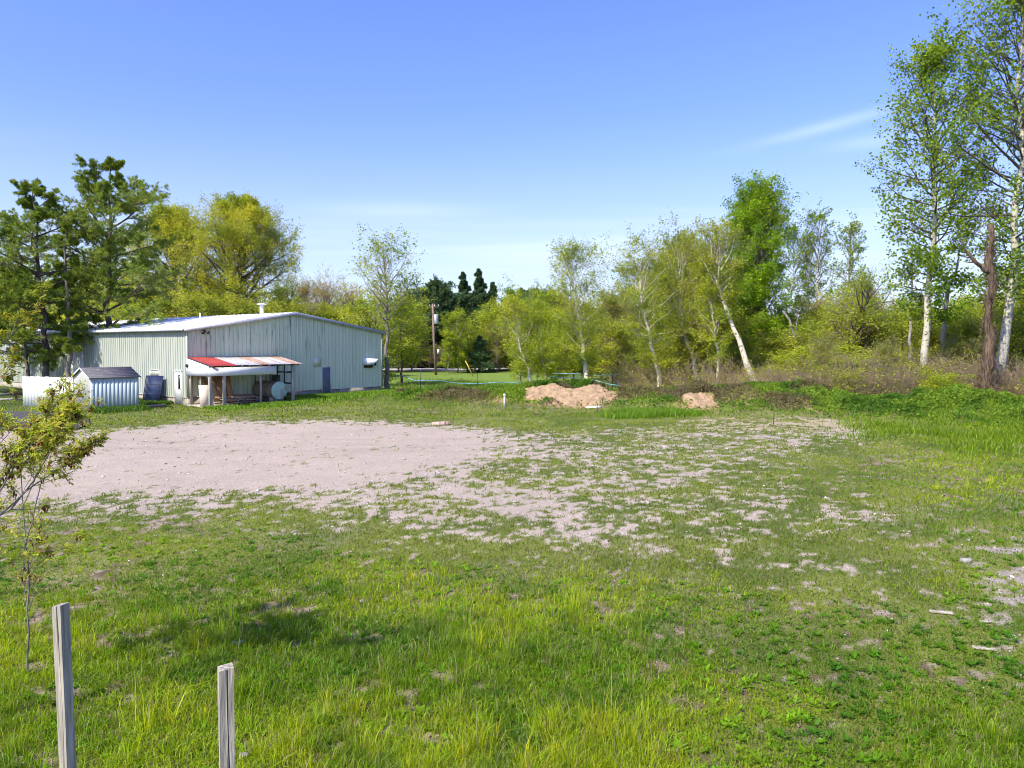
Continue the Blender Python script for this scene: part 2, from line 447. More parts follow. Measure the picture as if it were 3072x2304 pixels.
M['shedside'] = siding('shed_side_boards', (0.44, 0.53, 0.49), (0.54, 0.62, 0.57), (0.26, 0.33, 0.30), 0.4, 2.4)  # same boards as the ends, cooler shaded tone put into the colour

# ------------------------------------------------------------------ terrain fields
RIDGE = [(1180, 52, .25, 2.5), (1300, 51, .35, 2.5), (1430, 49, .6, 2.2), (1560, 47.5, .75, 2.2), (1660, 47, 1.0, 2.0), (1750, 47, 1.05, 2.0), (1860, 46, .75, 2.2), (1960, 45, 1.0, 2.6),
         (2090, 44, 1.15, 2.8), (2220, 43.5, 1.25, 2.8), (2400, 43, 1.35, 3.0), (2560, 42, .95, 2.8), (2700, 40.5, .8, 2.6), (2900, 39, 1.05, 2.8), (3100, 37.5, 1.0, 2.8), (3500, 34, 1.0, 2.8), (4200, 30, .8, 2.8)]
RP = np.array([[at(p, Y0, D)[0], D, h, s] for p, D, h, s in RIDGE])
def gz(x, y):
    x = np.asarray(x, float); y = np.asarray(y, float)
    best = np.full(x.shape, 1e9); hh = np.zeros(x.shape); ss = np.ones(x.shape)
    for a, b in zip(RP[:-1], RP[1:]):
        ab = b[:2] - a[:2]; t = np.clip(((x - a[0]) * ab[0] + (y - a[1]) * ab[1]) / (ab @ ab), 0, 1)
        d = np.hypot(x - (a[0] + t * ab[0]), y - (a[1] + t * ab[1]))
        m = d < best
        best = np.where(m, d, best); hh = np.where(m, lerp(a[2], b[2], t), hh); ss = np.where(m, lerp(a[3], b[3], t), ss)
    z = hh * np.exp(-(best / ss) ** 2) * (0.8 + 0.45 * fbm(x, y, 0.35, 3, 1))
    z = z + 0.10 * (fbm(x, y, 0.12, 2, 3) - 0.5) * sstep(5, 12, np.hypot(x, y)) + 0.05 * (fbm(x, y, 0.9, 3, 5) - 0.5)
    return z
def inpoly(x, y, poly):
    """signed distance, positive inside"""
    P = np.array([gpt(a, b)[:2] for a, b in poly]); n = len(P)
    ins = np.zeros(x.shape, bool); dm = np.full(x.shape, 1e9)
    for i in range(n):
        a = P[i]; b = P[(i + 1) % n]
        c = ((a[1] > y) != (b[1] > y)) & (x < (b[0] - a[0]) * (y - a[1]) / (b[1] - a[1] + 1e-12) + a[0])
        ins ^= c
        ab = b - a; t = np.clip(((x - a[0]) * ab[0] + (y - a[1]) * ab[1]) / (ab @ ab), 0, 1)
        dm = np.minimum(dm, np.hypot(x - a[0] - t * ab[0], y - a[1] - t * ab[1]))
    return np.where(ins, dm, -dm)
LOT = [(-500, 1500), (150, 1510), (500, 1487), (800, 1478), (1050, 1462), (1300, 1425), (1450, 1385), (1545, 1330), (1500, 1296), (1300, 1275), (1000, 1266), (650, 1266), (450, 1283), (250, 1297), (0, 1292), (-600, 1300)]
PART = [(1450, 1290), (1800, 1290), (2250, 1262), (2600, 1262), (2800, 1290), (2500, 1330), (2250, 1400), (2280, 1460), (2480, 1480), (2680, 1560), (2600, 1660), (2350, 1700), (1900, 1680), (1500, 1650), (1150, 1605), (850, 1520), (700, 1480), (1300, 1400)]
TAN = [(2050, 1258), (2350, 1252), (2650, 1262), (2700, 1285), (2400, 1292), (2000, 1290)]
DIRT = [(2790, 1700), (3000, 1600), (3400, 1600), (3600, 2100), (3120, 2200), (2950, 2010), (2820, 1870)]
LAWN = [(900, 1119), (1560, 1119), (1900, 1150), (1780, 1175), (1200, 1175), (900, 1180)]
def fields(x, y):
    wx = x + 1.6 * (fbm(x, y, 0.35, 3, 2) - .5); wy = y + 2.2 * (fbm(x, y, 0.35, 3, 4) - .5)
    lot = inpoly(wx, wy, LOT); part = inpoly(wx, wy, PART); tan_ = inpoly(wx, wy, TAN); dirt = inpoly(wx, wy, DIRT)
    big = fbm(x, y, 0.22, 3, 6)
    n = 0.10 * fbm(x, y, .8, 2, 0) + 0.34 * fbm(x, y, 2.9, 2, 3) + .36 * fbm(x, y, 7.5, 2, 5) + .20 * fbm(x, y, 15., 2, 6)
    bare = 0.16 + 0.22 * (big - .5)
    D = np.hypot(x, y)
    bare = bare + 0.13 * sstep(9, 17, D) * sstep(32, 24, D)
    bare = np.maximum(bare, (0.50 + .7 * (big - .5)) * sstep(-1.6, 1.2, part))
    bare = np.maximum(bare, 0.60 * sstep(-2.5, -0.2, lot))
    bare = np.maximum(bare, 0.62 + 0.33 * sstep(0.0, 1.7, lot)) * (lot > -.2) + bare * (lot <= -.2)
    bare = np.maximum(bare, 0.46 * sstep(-1, .8, tan_))
    bare = np.maximum(bare, 0.48 * sstep(-1.2, 1.2, dirt))
    bare = np.where((D > 44), bare * .25, bare)
    th = 0.5 + (bare - 0.5) * 0.40                     # noise is roughly normal about .5
    cover = sstep(th - .030, th + .040, n)
    gravel = np.clip(np.maximum(sstep(-3.5, -0.5, lot), sstep(-3.0, 0.5, part) * .95), 0, 1)
    return cover, gravel, bare, lot, sstep(-1, .6, tan_), sstep(-1, .8, dirt), n, big

# ------------------------------------------------------------------ ground sheet
def make_ground():
    ap = np.array([0., -12.])
    rr = [0.0]; r = 2.0
    while r < 10: rr.append(r); r += 1.0
    while r < 75: rr.append(r); r *= 1.0055
    while r < 4000: rr.append(r); r *= 1.06
    rr = np.array(rr)
    a = np.concatenate([np.radians(np.arange(-54, 54.01, 0.175)), np.radians(np.arange(57, 305, 3))])
    R_, A_ = np.meshgrid(rr[1:], a, indexing='ij')
    x = ap[0] + R_ * np.sin(A_); y = ap[1] + R_ * np.cos(A_)
    x = np.concatenate([[ap[0]], x.ravel()]); y = np.concatenate([[ap[1]], y.ravel()])
    z = gz(x, y)
    nr, na = R_.shape
    idx = 1 + np.arange(nr * na).reshape(nr, na)
    nx = np.roll(idx, -1, 1)
    Q = np.stack([idx[:-1], idx[1:], nx[1:], nx[:-1]], -1).reshape(-1, 4)
    T = np.stack([np.zeros(na, int), idx[0], nx[0]], -1)
    cover, gravel, bare, lot, tn, dirt, n, big = fields(x, y)
    G = np.array([.365, .302, .240]); S = np.array([.105, .075, .045]); TANC = np.array([.36, .29, .19]); GR = np.array([.08, .115, .014]); GR2 = np.array([.15, .175, .026])
    mot = fbm(x, y, 2.2, 3, 7)[:, None]
    soil = lerp(S, np.array([.27, .22, .15]), sstep(.38, .62, fbm(x, y, 7.0, 2, 7)[:, None]))
    base = lerp(soil, G * (0.93 + .14 * mot), gravel[:, None])
    # tyre tracks and damp patches in the yard
    arc = np.abs(np.hypot(x + 9, y - 44) - 16.0 - 1.2 * (fbm(x, y, .15, 2, 3) - .5)); arc = np.minimum(arc, np.abs(np.hypot(x + 9, y - 44) - 17.7)); arc2 = np.abs(y - 27.5 - .12 * x - 1.5 * fbm(x, y, .1, 2, 5)); arc2 = np.minimum(arc2, np.abs(arc2 - 1.7))
    rut = np.maximum(sstep(.35, .05, arc), sstep(.3, .05, arc2)) * sstep(.35, .6, fbm(x, y, .6, 3, 2))
    tone = .92 + .16 * fbm(x, y, .35, 4, 1) - .09 * rut + .05 * (fbm(x, y, 1.6, 3, 6) - .5)
    base = base * lerp(np.ones_like(tone), tone, np.clip(gravel + dirt, 0, 1))[:, None]
    base = lerp(base, TANC, (tn * .85)[:, None])
    base = lerp(base, np.array([.33, .29, .24]), (dirt * .7)[:, None])
    pale = sstep(.52, .66, fbm(x, y, 0.5, 4, 2))[:, None] * (bare < .4)[:, None]
    g = lerp(GR, GR2, sstep(.35, .65, fbm(x, y, .8, 3, 5))[:, None])
    g = lerp(g, np.array([.19, .18, .085]), pale * .45)
    col = lerp(base, g, (cover * 0.92)[:, None])
    far = sstep(44, 56, np.hypot(x, y))[:, None]
    lawn = inpoly(x, y, LAWN)
    sp = np.zeros_like(x)
    for (pa, pb, Dc, dp) in ((1540, 1710, 45.9, 1.9), (1640, 1885, 45.0, 2.3), (2020, 2160, 41.6, 1.7), (1470, 1540, 46.2, 1.2), (1900, 1960, 42.0, .8), (2420, 2460, 39.8, .9)):
        xa = at(pa, Y0, Dc)[0]; xb = at(pb, Y0, Dc)[0]
        q_ = ((x - (xa + xb) / 2) / ((xb - xa) / 2)) ** 2 + ((y - Dc) / dp) ** 2
        sp = np.maximum(sp, sstep(1.25, .55, q_ + 1.1 * (fbm(x, y, 1.4, 3, 4) - .5)))
    spill = sp
    farc = lerp(np.array([.060, .085, .022]), np.array([.15, .215, .040]), sstep(-6, 0, lawn)[:, None])
    col = lerp(col, farc * (0.85 + .3 * mot), far)
    col = lerp(col, np.array([.34, .23, .13]) * (.75 + .5 * mot), (spill * .85)[:, None])
    m, nt, b = mat('ground', 0.95, 0, 0.1)
    N = nt.nodes.new; L = nt.links.new
    at_ = N('ShaderNodeAttribute'); at_.attribute_name = 'Col'
    tc = N('ShaderNodeTexCoord')
    n1 = N('ShaderNodeTexNoise'); n1.inputs['Scale'].default_value = 26; n1.inputs['Detail'].default_value = 5; n1.inputs['Roughness'].default_value = .75
    n2 = N('ShaderNodeTexVoronoi'); n2.inputs['Scale'].default_value = 42
    L(tc.outputs['Object'], n1.inputs['Vector']); L(tc.outputs['Object'], n2.inputs['Vector'])
    r1 = N('ShaderNodeMapRange'); r1.inputs['From Min'].default_value = .3; r1.inputs['From Max'].default_value = .7; r1.inputs['To Min'].default_value = .62; r1.inputs['To Max'].default_value = 1.38
    L(n1.outputs['Fac'], r1.inputs['Value'])
    sp = N('ShaderNodeSeparateColor'); L(n2.outputs['Color'], sp.inputs[0])
    r2 = N('ShaderNodeMapRange'); r2.inputs['To Min'].default_value = .8; r2.inputs['To Max'].default_value = 1.2; L(sp.outputs[0], r2.inputs['Value'])
    mm = N('ShaderNodeMath'); mm.operation = 'MULTIPLY'; L(r1.outputs[0], mm.inputs[0]); L(r2.outputs[0], mm.inputs[1])
    vm = N('ShaderNodeVectorMath'); vm.operation = 'SCALE'; L(at_.outputs['Color'], vm.inputs[0]); L(mm.outputs[0], vm.inputs['Scale'])
    L(vm.outputs[0], b.inputs['Base Color'])
    bp = N('ShaderNodeBump'); bp.inputs['Strength'].default_value = .8; bp.inputs['Distance'].default_value = .02
    L(n1.outputs['Fac'], bp.inputs['Height']); L(bp.outputs[0], b.inputs['Normal'])
    me = mesh_np('ground', np.stack([x, y, z], 1), [Q, T], m, col)
    me.polygons.foreach_set('use_smooth', np.ones(len(me.polygons), bool))
    tag(link('ground', me), kind='structure')
make_ground()

# ------------------------------------------------------------------ grass and weeds
def blades(x, y, h, wd, lean, rng, col, az=None, dead=0.0):
    n = len(x)
    z = gz(x, y) - 0.01
    if az is None: az = rng.uniform(0, 2 * np.pi, n)
    d = np.stack([np.cos(az), np.sin(az), np.zeros(n)], 1)
    fa = rng.uniform(0, 2 * np.pi, n)
    s = np.stack([np.cos(fa), np.sin(fa), np.zeros(n)], 1) * (wd / 2)[:, None]
    p0 = np.stack([x, y, z], 1)
    up = np.array([0, 0, 1.])
    p1 = p0 + up * (h * .55)[:, None] + d * (h * lean * .25)[:, None]
    p2 = p0 + up * (h * (1 - lean * .35))[:, None] + d * (h * lean)[:, None]
    V = np.stack([p0 - s, p0 + s, p1 - s * .8, p1 + s * .8, p2], 1).reshape(-1, 3)
    i = np.arange(n)[:, None] * 5
    Q = i + np.array([0, 1, 3, 2]); T = i + np.array([2, 3, 4])
    C = np.repeat(col, 5, 0)
    root = np.array([.9, .95, 1.0])
    return V, Q, T, C
def cat_blades(name, lst, mt):
    V = []; Q = []; T = []; C = []; n = 0
    for v, q, t, c in lst:
        V.append(v); Q.append(q + n); T.append(t + n); C.append(c); n += len(v)
    me = mesh_np(name, np.vstack(V), [np.vstack(Q), np.vstack(T)], mt, np.vstack(C))
    return link(name, me)
GC = np.array([[.150, .270, .020], [.110, .235, .020], [.205, .310, .025], [.075, .180, .022], [.175, .285, .035]])
def grass_tint(x, y, rng, n):
    t = fbm(x, y, .45, 3, 2); t2 = fbm(x, y, 1.7, 2, 6)
    a = lerp(np.array([.15, .27, .010]), np.array([.30, .40, .014]), sstep(.36, .64, t)[:, None])
    a = lerp(a, np.array([.085, .20, .014]), (sstep(.60, .75, t2) * .7)[:, None])
    a = a * rng.uniform(.75, 1.25, (n, 1)) * (1 + rng.normal(size=(n, 3)) * .05)
    return np.clip(a, 0, 1)
def scatter(n, D0, D1, ang, rng, pw=1.0):
    D = np.exp(rng.uniform(np.log(D0), np.log(D1), n)); a = np.radians(rng.uniform(-ang, ang, n))
    return D * np.sin(a), D * np.cos(a), D
def tallmask(x, y):
    """where the long spring grass stands"""
    D = np.hypot(x, y); px = 1536 + F * x / np.maximum(y, .1)
    t = fbm(x, y, .5, 3, 1)
    a = sstep(13.5 + 5 * (t - .5) + 2.0 * sstep(900, 200, px), 10.0, D) * sstep(2350, 1800, px + 500 * (t - .5))
    b = sstep(2500, 2950, px + 300 * (t - .5)) * sstep(9.5, 8, D)
    c = sstep(2500, 3000, px) * sstep(16, 20, D) * .6
    return np.clip(np.maximum(np.maximum(a, b), c), 0, 1)
def make_grass():
    rng = np.random.default_rng(11)
    # tufts of long grass
    x, y, D = scatter(18500, 4.2, 24, 56, rng)
    cov, gr, bare, lot, tn, di, n_, big = fields(x, y)
    tm = tallmask(x, y)
    keep = (rng.random(len(x)) < (0.10 + .55 * tm * sstep(.38, .58, fbm(x, y, .9, 3, 5))) * (cov > .5) * (1 - gr * .85)) & (lot < -1)
    x, y, D, tm = x[keep], y[keep], D[keep], tm[keep]
    lst = []
    nb = 30
    n = len(x)
    th = (0.07 + .19 * tm * rng.uniform(.15, 1.2, n) ** 1.5) * rng.uniform(.7, 1.25, n)
    tc = grass_tint(x, y, rng, n) * rng.uniform(.75, 1.2, (n, 1))
    big_ = rng.random(n) < .12; th = np.where(big_, th * 1.55, th); tc[big_] = tc[big_] * np.array([1.2, 1.12, .9])
    yel = rng.random(n) < .22
    tc[yel] = tc[yel] * np.array([1.35, 1.12, .9])
    az = rng.uniform(0, 2 * np.pi, (n, nb)); rad = np.abs(rng.normal(size=(n, nb))) * .055 * (1 + th[:, None] * 1.6)
    bx = (x[:, None] + rad * np.cos(az)).ravel(); by = (y[:, None] + rad * np.sin(az)).ravel()
    bh = (th[:, None] * rng.uniform(.4, 1.15, (n, nb))).ravel()
    ln = (rng.uniform(.15, .85, (n, nb)) * (.5 + rad * 6)).clip(.05, 1.0).ravel()
    wd = np.maximum(.0055, np.repeat(D, nb) * .00052) * rng.uniform(.7, 1.3, n * nb)
    bc = np.repeat(tc, nb, 0) * rng.uniform(.82, 1.2, (n * nb, 1))
    dd = rng.random(n * nb) < .10
    bc[dd] = np.array([.34, .29, .16])
    lst.append(blades(bx, by, bh, wd, ln, rng, bc, az.ravel() + rng.normal(size=n * nb) * .5))
    tag(cat_blades('long_grass', lst, M['grass']), 'bright green tufts of long spring grass in the foreground', 'grass', kind='stuff')
    # short turf
    x, y, D = scatter(760000, 4.2, 62, 56, rng)
    cov, gr, bare, lot, tn, di, n_, big = fields(x, y)
    tm = tallmask(x, y)
    dens = np.where(gr > .5, .95, .8)
    dens = np.where(D > 40, .5, dens)
    keep = (rng.random(len(x)) < cov * dens) | ((rng.random(len(x)) < .004))
    keep &= ~((lot > 1.0) & (rng.random(len(x)) < .75))
    bl = loc_np(x, y)
    keep &= ~((bl[0] > -.1) & (bl[0] < 15.2) & (bl[1] > -2.7) & (bl[1] < 45))
    x, y, D, tm, gr = x[keep], y[keep], D[keep], tm[keep], gr[keep]
    n = len(x)
    h = (.035 + .055 * tm + .03 * rng.random(n)) * (1 + .5 * gr * sstep(.4, .6, fbm(x, y, 3.0, 2, 4))) * rng.uniform(.6, 1.5, n)
    h = np.where((D > 38) & (gr < .3), h * 2.0, h)
    wd = np.maximum(.006, D * .0010) * rng.uniform(.7, 1.4, n)
    c = grass_tint(x, y, rng, n)
    c = lerp(c, np.array([.15, .20, .028]), (.5 * gr + .3 * (1 - tm))[:, None] * np.ones(3))
    dry = rng.random(n) < (.10 + .12 * (1 - tm)); c[dry] = np.array([.25, .21, .115]) * rng.uniform(.7, 1.2, (dry.sum(), 1))
    tag(cat_blades('turf', [blades(x, y, h, wd, rng.uniform(.2, 1.0, n), rng, c)], M['grass']), 'short patchy turf growing through the gravel and soil', 'grass', kind='stuff')
    # broad-leaved weeds and litter close to the ground
    x, y, D = scatter(290000, 4.2, 36, 56, rng)
    cov, gr, bare, lot, tn, di, n_, big = fields(x, y)
    cl = fbm(x, y, 1.3, 3, 7)
    keep = rng.random(len(x)) < cov * (.25 + .75 * sstep(.42, .6, cl)) * (1 - gr * .4)
    x, y, D = x[keep], y[keep], D[keep]; n = len(x)
    p = np.stack([x, y, gz(x, y) + rng.uniform(.005, .06, n)], 1)
    c = grass_tint(x, y, rng, n) * np.array([.8, .9, 1.1]) * .85
    V, Q, C = leaves(p, np.tile([0, 0, .3], (n, 1)), np.maximum(.028, D * .0018), rng, c, .005, .6, 1.0)
    # rosettes of dandelion and plantain
    xr, yr, Dr_ = scatter(6500, 4.5, 17, 54, rng)
    cv = fields(xr, yr); kk = (cv[0] > .3) & (cv[1] < .5) & (rng.random(len(xr)) < .8); xr, yr, Dr_ = xr[kk], yr[kk], Dr_[kk]; nr_ = len(xr)
    aa = rng.uniform(0, 6.28, (nr_, 9)); dr = np.stack([np.cos(aa), np.sin(aa), rng.uniform(.15, .9, aa.shape)], -1).reshape(-1, 3)
    q = np.repeat(np.stack([xr, yr, gz(xr, yr) + .01], 1), 9, 0)
    cr_ = np.repeat(grass_tint(xr, yr, rng, nr_) * np.array([.62, .85, 1.5]), 9, 0) * rng.uniform(.85, 1.2, (nr_ * 9, 1))
    nd = nrm(dr); wv = nrm(np.cross(nd, np.array([0, 0, 1.]))) ; sz = rng.uniform(.05, .12, (nr_ * 9, 1))
    Vr = np.stack([q, q + nd * sz * .5 + wv * sz * .16, q + nd * sz * .97 - [0, 0, .01], q + nd * sz * .5 - wv * sz * .16], 1).reshape(-1, 3)
    Qr = np.arange(len(Vr)).reshape(-1, 4)
    V, Q, C = join([(V, Q, C), (Vr, Qr, np.repeat(cr_, 4, 0))])
    # brown leaf litter
    x, y, D = scatter(85000, 4.2, 30, 56, rng)
    cov, gr, bare, lot, tn, di, n_, big = fields(x, y)
    keep = (rng.random(len(x)) < (1 - cov) * .85 + .06) & (lot < -.5) & (gr < .6)
    x, y, D = x[keep], y[keep], D[keep]; n = len(x)
    p = np.stack([x, y, gz(x, y) + rng.uniform(.003, .02, n)], 1)
    c = pal([(.20, .13, .085), (.30, .22, .15), (.12, .08, .055), (.38, .32, .25), (.09, .07, .05)], n, rng)
    t = nrm(np.concatenate([rng.normal(size=(n, 2)), np.zeros((n, 1))], 1))
    V2, Q2, C2 = leaves(p, t, np.maximum(.035, D * .0022), rng, c, .003, .55, 3.0)
    tag(link('weeds', mesh_np('weeds', V, [Q], M['leaf'], C)), 'low broad-leaved weeds spread through the grass', 'weeds', kind='stuff')
    tag(link('leaf_litter', mesh_np('leaf_litter', V2, [Q2], M['leaf'], C2)), 'dry brown leaf litter on the bare soil between the grass', 'leaf litter', kind='stuff')
def make_stones():
    rng = np.random.default_rng(5)
    x, y, D = scatter(76000, 4.2, 34, 56, rng)
    cov, gr, bare, lot, tn, di, n_, big = fields(x, y)
    keep = (rng.random(len(x)) < np.where(cov < .5, .10 + .55 * np.maximum(gr * (lot < .8), di), .012))
    x, y, D, gr = x[keep], y[keep], D[keep], gr[keep]; n = len(x)
    s = np.maximum(.010, D * .0009) * rng.lognormal(0, .45, n)
    s = np.minimum(s, .06)
    o = np.array([[1, 0, 0], [0, 1, 0], [-1, 0, 0], [0, -1, 0], [0, 0, .7], [0, 0, -.5]], float)
    a = rng.uniform(0, 6.28, n); R_ = np.zeros((n, 3, 3)); R_[:, 0, 0] = np.cos(a); R_[:, 0, 1] = -np.sin(a); R_[:, 1, 0] = np.sin(a); R_[:, 1, 1] = np.cos(a); R_[:, 2, 2] = 1
    V = o[None] * rng.uniform(.6, 1.3, (n, 6, 1)) * np.array([1.2, .8, .7])
    V = np.einsum('nij,nkj->nki', R_, V) * s[:, None, None] + np.stack([x, y, gz(x, y) + s * .2], 1)[:, None]
    T = np.array([[0, 1, 4], [1, 2, 4], [2, 3, 4], [3, 0, 4], [1, 0, 5], [2, 1, 5], [3, 2, 5], [0, 3, 5]])
    T = (np.arange(n)[:, None, None] * 6 + T).reshape(-1, 3)
    c = pal([(.42, .37, .34), (.52, .47, .44), (.32, .27, .24), (.60, .57, .54)], n, rng)
    m, nt, b = mat('stones', .9); at_ = nt.nodes.new('ShaderNodeAttribute'); at_.attribute_name = 'Col'; nt.links.new(at_.outputs['Color'], b.inputs['Base Color'])
    tag(link('gravel', mesh_np('gravel', V.reshape(-1, 3), [T], m, np.repeat(c, 6, 0))), 'loose pale crushed stones scattered over the yard', 'gravel', kind='stuff')

# ------------------------------------------------------------------ steel building
TH = math.radians(50.14); C0 = np.array([-19.458, 45.372])
_U = np.array([math.cos(TH), math.sin(TH)]); _W = np.array([-math.sin(TH), math.cos(TH)])
def loc_np(x, y):
    dx = x - C0[0]; dy = y - C0[1]
    return dx * _U[0] + dy * _U[1], dx * _W[0] + dy * _W[1]
def w2(lx, ly):
    p = C0 + _U * lx + _W * ly
    return p[0], p[1]
BW, HE, HP, BL = 15.06, 4.6, 5.78, 46.0
def rib_wall(length, zbot, ztop_fn, holes=(), pitch=.30, depth=.04, ribw=.08):
    """vertical ribbed sheet in the x-z plane, facing -y, openings cut out"""
    xs = []
    k = 0
    while k * pitch < length:
        x = k * pitch
        xs += [(x, 0), (x + pitch - ribw, 0), (x + pitch - ribw * .75, -depth), (x + pitch - ribw * .25, -depth)]
        k += 1
    xs = [(min(a, length), d) for a, d in xs if a < length] + [(length, 0)]
    cut = sorted({h[0] for h in holes} | {h[1] for h in holes})
    for c in cut: xs.append((c, 0))
    xs = sorted(set(xs))
    mb = MB()
    for (a, da), (b_, db) in zip(xs[:-1], xs[1:]):
        if b_ - a < 1e-5: continue
        segs = [(zbot, None)]
        mid = (a + b_) / 2
        sp = []
        for h in holes:
            if h[0] - 1e-6 < mid < h[1] + 1e-6: sp.append((h[2], h[3]))
        sp.sort()
        z0 = zbot; rng_ = []
        for lo, hi in sp:
            if lo > z0 + 1e-4: rng_.append((z0, z0, lo, lo))
            z0 = hi
        rng_.append((z0, z0, ztop_fn(a), ztop_fn(b_)))
        for za, zb, zc, zd in rng_:
            mb.add([[a, da, za], [b_, db, zb], [b_, db, zd], [a, da, zc]], [[0, 1, 2, 3]])
    return mb
def roofz(x): return HE + (HP - HE) * (1 - abs(x - BW / 2) / (BW / 2))

def make_building():
    B = empty('steel_building', (C0[0], C0[1], 0), TH)
    tag(B, 'long pale green ribbed steel building with a low white gable roof', 'building')
    # end wall: openings for the blue door
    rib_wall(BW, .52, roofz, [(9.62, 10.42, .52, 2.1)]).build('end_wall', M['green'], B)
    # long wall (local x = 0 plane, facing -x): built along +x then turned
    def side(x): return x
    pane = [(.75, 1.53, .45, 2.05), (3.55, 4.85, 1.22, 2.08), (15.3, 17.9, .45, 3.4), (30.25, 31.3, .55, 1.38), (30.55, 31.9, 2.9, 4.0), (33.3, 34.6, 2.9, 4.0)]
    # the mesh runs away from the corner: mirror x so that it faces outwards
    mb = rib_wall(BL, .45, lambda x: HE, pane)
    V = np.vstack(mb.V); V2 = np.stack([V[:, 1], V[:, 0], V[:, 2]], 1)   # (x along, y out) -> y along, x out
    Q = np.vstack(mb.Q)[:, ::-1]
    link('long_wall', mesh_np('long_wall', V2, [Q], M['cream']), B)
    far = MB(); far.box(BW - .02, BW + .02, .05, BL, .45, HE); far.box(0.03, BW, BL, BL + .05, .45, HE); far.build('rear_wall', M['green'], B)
    f = MB(); f.box(.03, 9.60, .04, .24, -.3, .55); f.box(10.44, BW - .03, .04, .24, -.3, .53); f.box(.04, .24, .24, BL, -.3, .48); f.box(BW - .24, BW - .03, .24, BL, -.3, .5)
    f.build('foundation', M['conc'], B)
    fl = MB()                              # flashing along the foot of the steel
    fl.box(0.0, 9.6, -.05, -.031, .505, .535); fl.box(10.44, BW, -.05, -.031, .505, .535); fl.box(-.05, -.031, 1.6, 15.2, .44, .465)
    fl.build('base_flashing', M['tin'], B)
    # roof: two slabs with ribs
    def roofslab(s):
        mb = MB(); n = int(BL / .6)
        x0, z0 = (-.22, roofz(0) - .22 * (HP - HE) / (BW / 2) + .05) if s < 0 else (BW + .22, roofz(0) - .22 * (HP - HE) / (BW / 2) + .05)
        xr, zr = BW / 2, HP + .05
        for i in range(n + 1):
            ya = -.14 + i * .6; yb = min(ya + .6, BL + .2)
            ys = [(ya, 0), (yb - .09, 0), (yb - .06, .03), (yb - .03, .03), (yb, 0)]
            for (a, da), (b_, db) in zip(ys[:-1], ys[1:]):
                q = [[x0, a, z0 + da], [xr, a, zr + da], [xr, b_, zr + db], [x0, b_, z0 + db]]
                mb.add(q, [[0, 1, 2, 3]] if s > 0 else [[0, 1, 2, 3]])
        mb.add([[x0, -.14, z0 - .05], [xr, -.14, zr - .05], [xr, BL + .2, zr - .05], [x0, BL + .2, z0 - .05]], [[0, 1, 2, 3]])
        mb.add([[x0, -.14, z0 - .05], [x0, BL + .2, z0 - .05], [x0, BL + .2, z0], [x0, -.14, z0]], [[0, 1, 2, 3]])
        return mb
    roofslab(-1).build('roof_slope', M['roofw'], B)
    roofslab(1).build('roof_slope', M['roofw'], B)
    t = MB()
    for s in (-1, 1):
        x0 = -.24 if s < 0 else BW + .24
        z0 = roofz(0) - .24 * (HP - HE) / (BW / 2)
        a = Vector((x0, -.165, z0 + .0)); b_ = Vector((BW / 2, -.165, HP + .0))
        t.add([[a.x, -.19, a.z - .16], [b_.x, -.19, b_.z - .16], [b_.x, -.19, b_.z + .07], [a.x, -.19, a.z + .07],
               [a.x, -.145, a.z - .16], [b_.x, -.145, b_.z - .16], [b_.x, -.145, b_.z + .07], [a.x, -.145, a.z + .07]],
              [[0, 1, 2, 3], [4, 7, 6, 5], [3, 2, 6, 7], [0, 4, 5, 1], [0, 3, 7, 4]])
    t.build('rake_trim', M['galv'], B)
    g = MB(); g.box(-.33, -.225, -.1, BL, HE - .13, HE + .0); g.build('eave_trim', M['galv'], B)
    c = MB(); c.box(-.05, .05, -.052, -.03, .5, roofz(0)); c.box(-.053, -.031, -.03, .09, .5, roofz(0) - .02)
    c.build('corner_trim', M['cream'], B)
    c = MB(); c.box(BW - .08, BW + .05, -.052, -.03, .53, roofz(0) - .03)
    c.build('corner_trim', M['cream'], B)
    # blue door in the end wall
    d = MB(); d.box(9.68, 10.36, -.02, .03, -.05, 2.05); do = d.build('door', M['bluedoor'], B, bevel=.005)
    h = MB(); h.box(10.27, 10.31, -.07, -.02, .95, 1.05); h.tube([[10.29, -.07, 1.0], [10.2, -.07, 1.0]], .012, 6); h.build('handle', M['galv'], do)
    fr = MB(); fr.box(9.60, 9.68, -.045, .04, -.05, 2.13); fr.box(10.36, 10.44, -.045, .04, -.05, 2.13); fr.box(9.68, 10.36, -.045, .04, 2.05, 2.13)
    fr.build('frame', M['shedend'], do)
    # patched panel left of the door
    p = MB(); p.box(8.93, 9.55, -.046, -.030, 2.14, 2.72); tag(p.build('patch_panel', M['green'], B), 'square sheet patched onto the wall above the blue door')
    # white hood and vent
    v = MB()
    v.add([[13.3, -.03, 2.66], [14.3, -.03, 2.60], [14.3, -.5, 2.60], [13.3, -.5, 2.66],
           [13.3, -.03, 2.16], [14.0, -.03, 2.1], [13.95, -.42, 2.16], [13.3, -.42, 2.2]],
          [[0, 3, 2, 1], [3, 0, 4, 7], [4, 5, 6, 7], [2, 3, 7, 6]])
    v.build('vent_hood', M['white'], B)
    v = MB(); v.box(13.35, 14.15, -.06, -.031, 1.95, 2.58)
    for k in range(5): v.box(13.75 + k * .1, 13.78 + k * .1, -.44, -.03, 2.12, 2.55)
    v.build('vent_grille', M['dark'], B)
    v = MB(); v.add([[BW + .05, .3, 2.95], [BW + .9, .3, 2.85], [BW + .9, 2.2, 2.85], [BW + .05, 2.2, 2.95], [BW + .05, .3, 2.9], [BW + .9, .3, 2.8], [BW + .9, 2.2, 2.8], [BW + .05, 2.2, 2.9]],
                    [[0, 1, 2, 3], [4, 7, 6, 5], [0, 4, 5, 1], [1, 5, 6, 2]]); v.build('side_awning', M['white'], B)
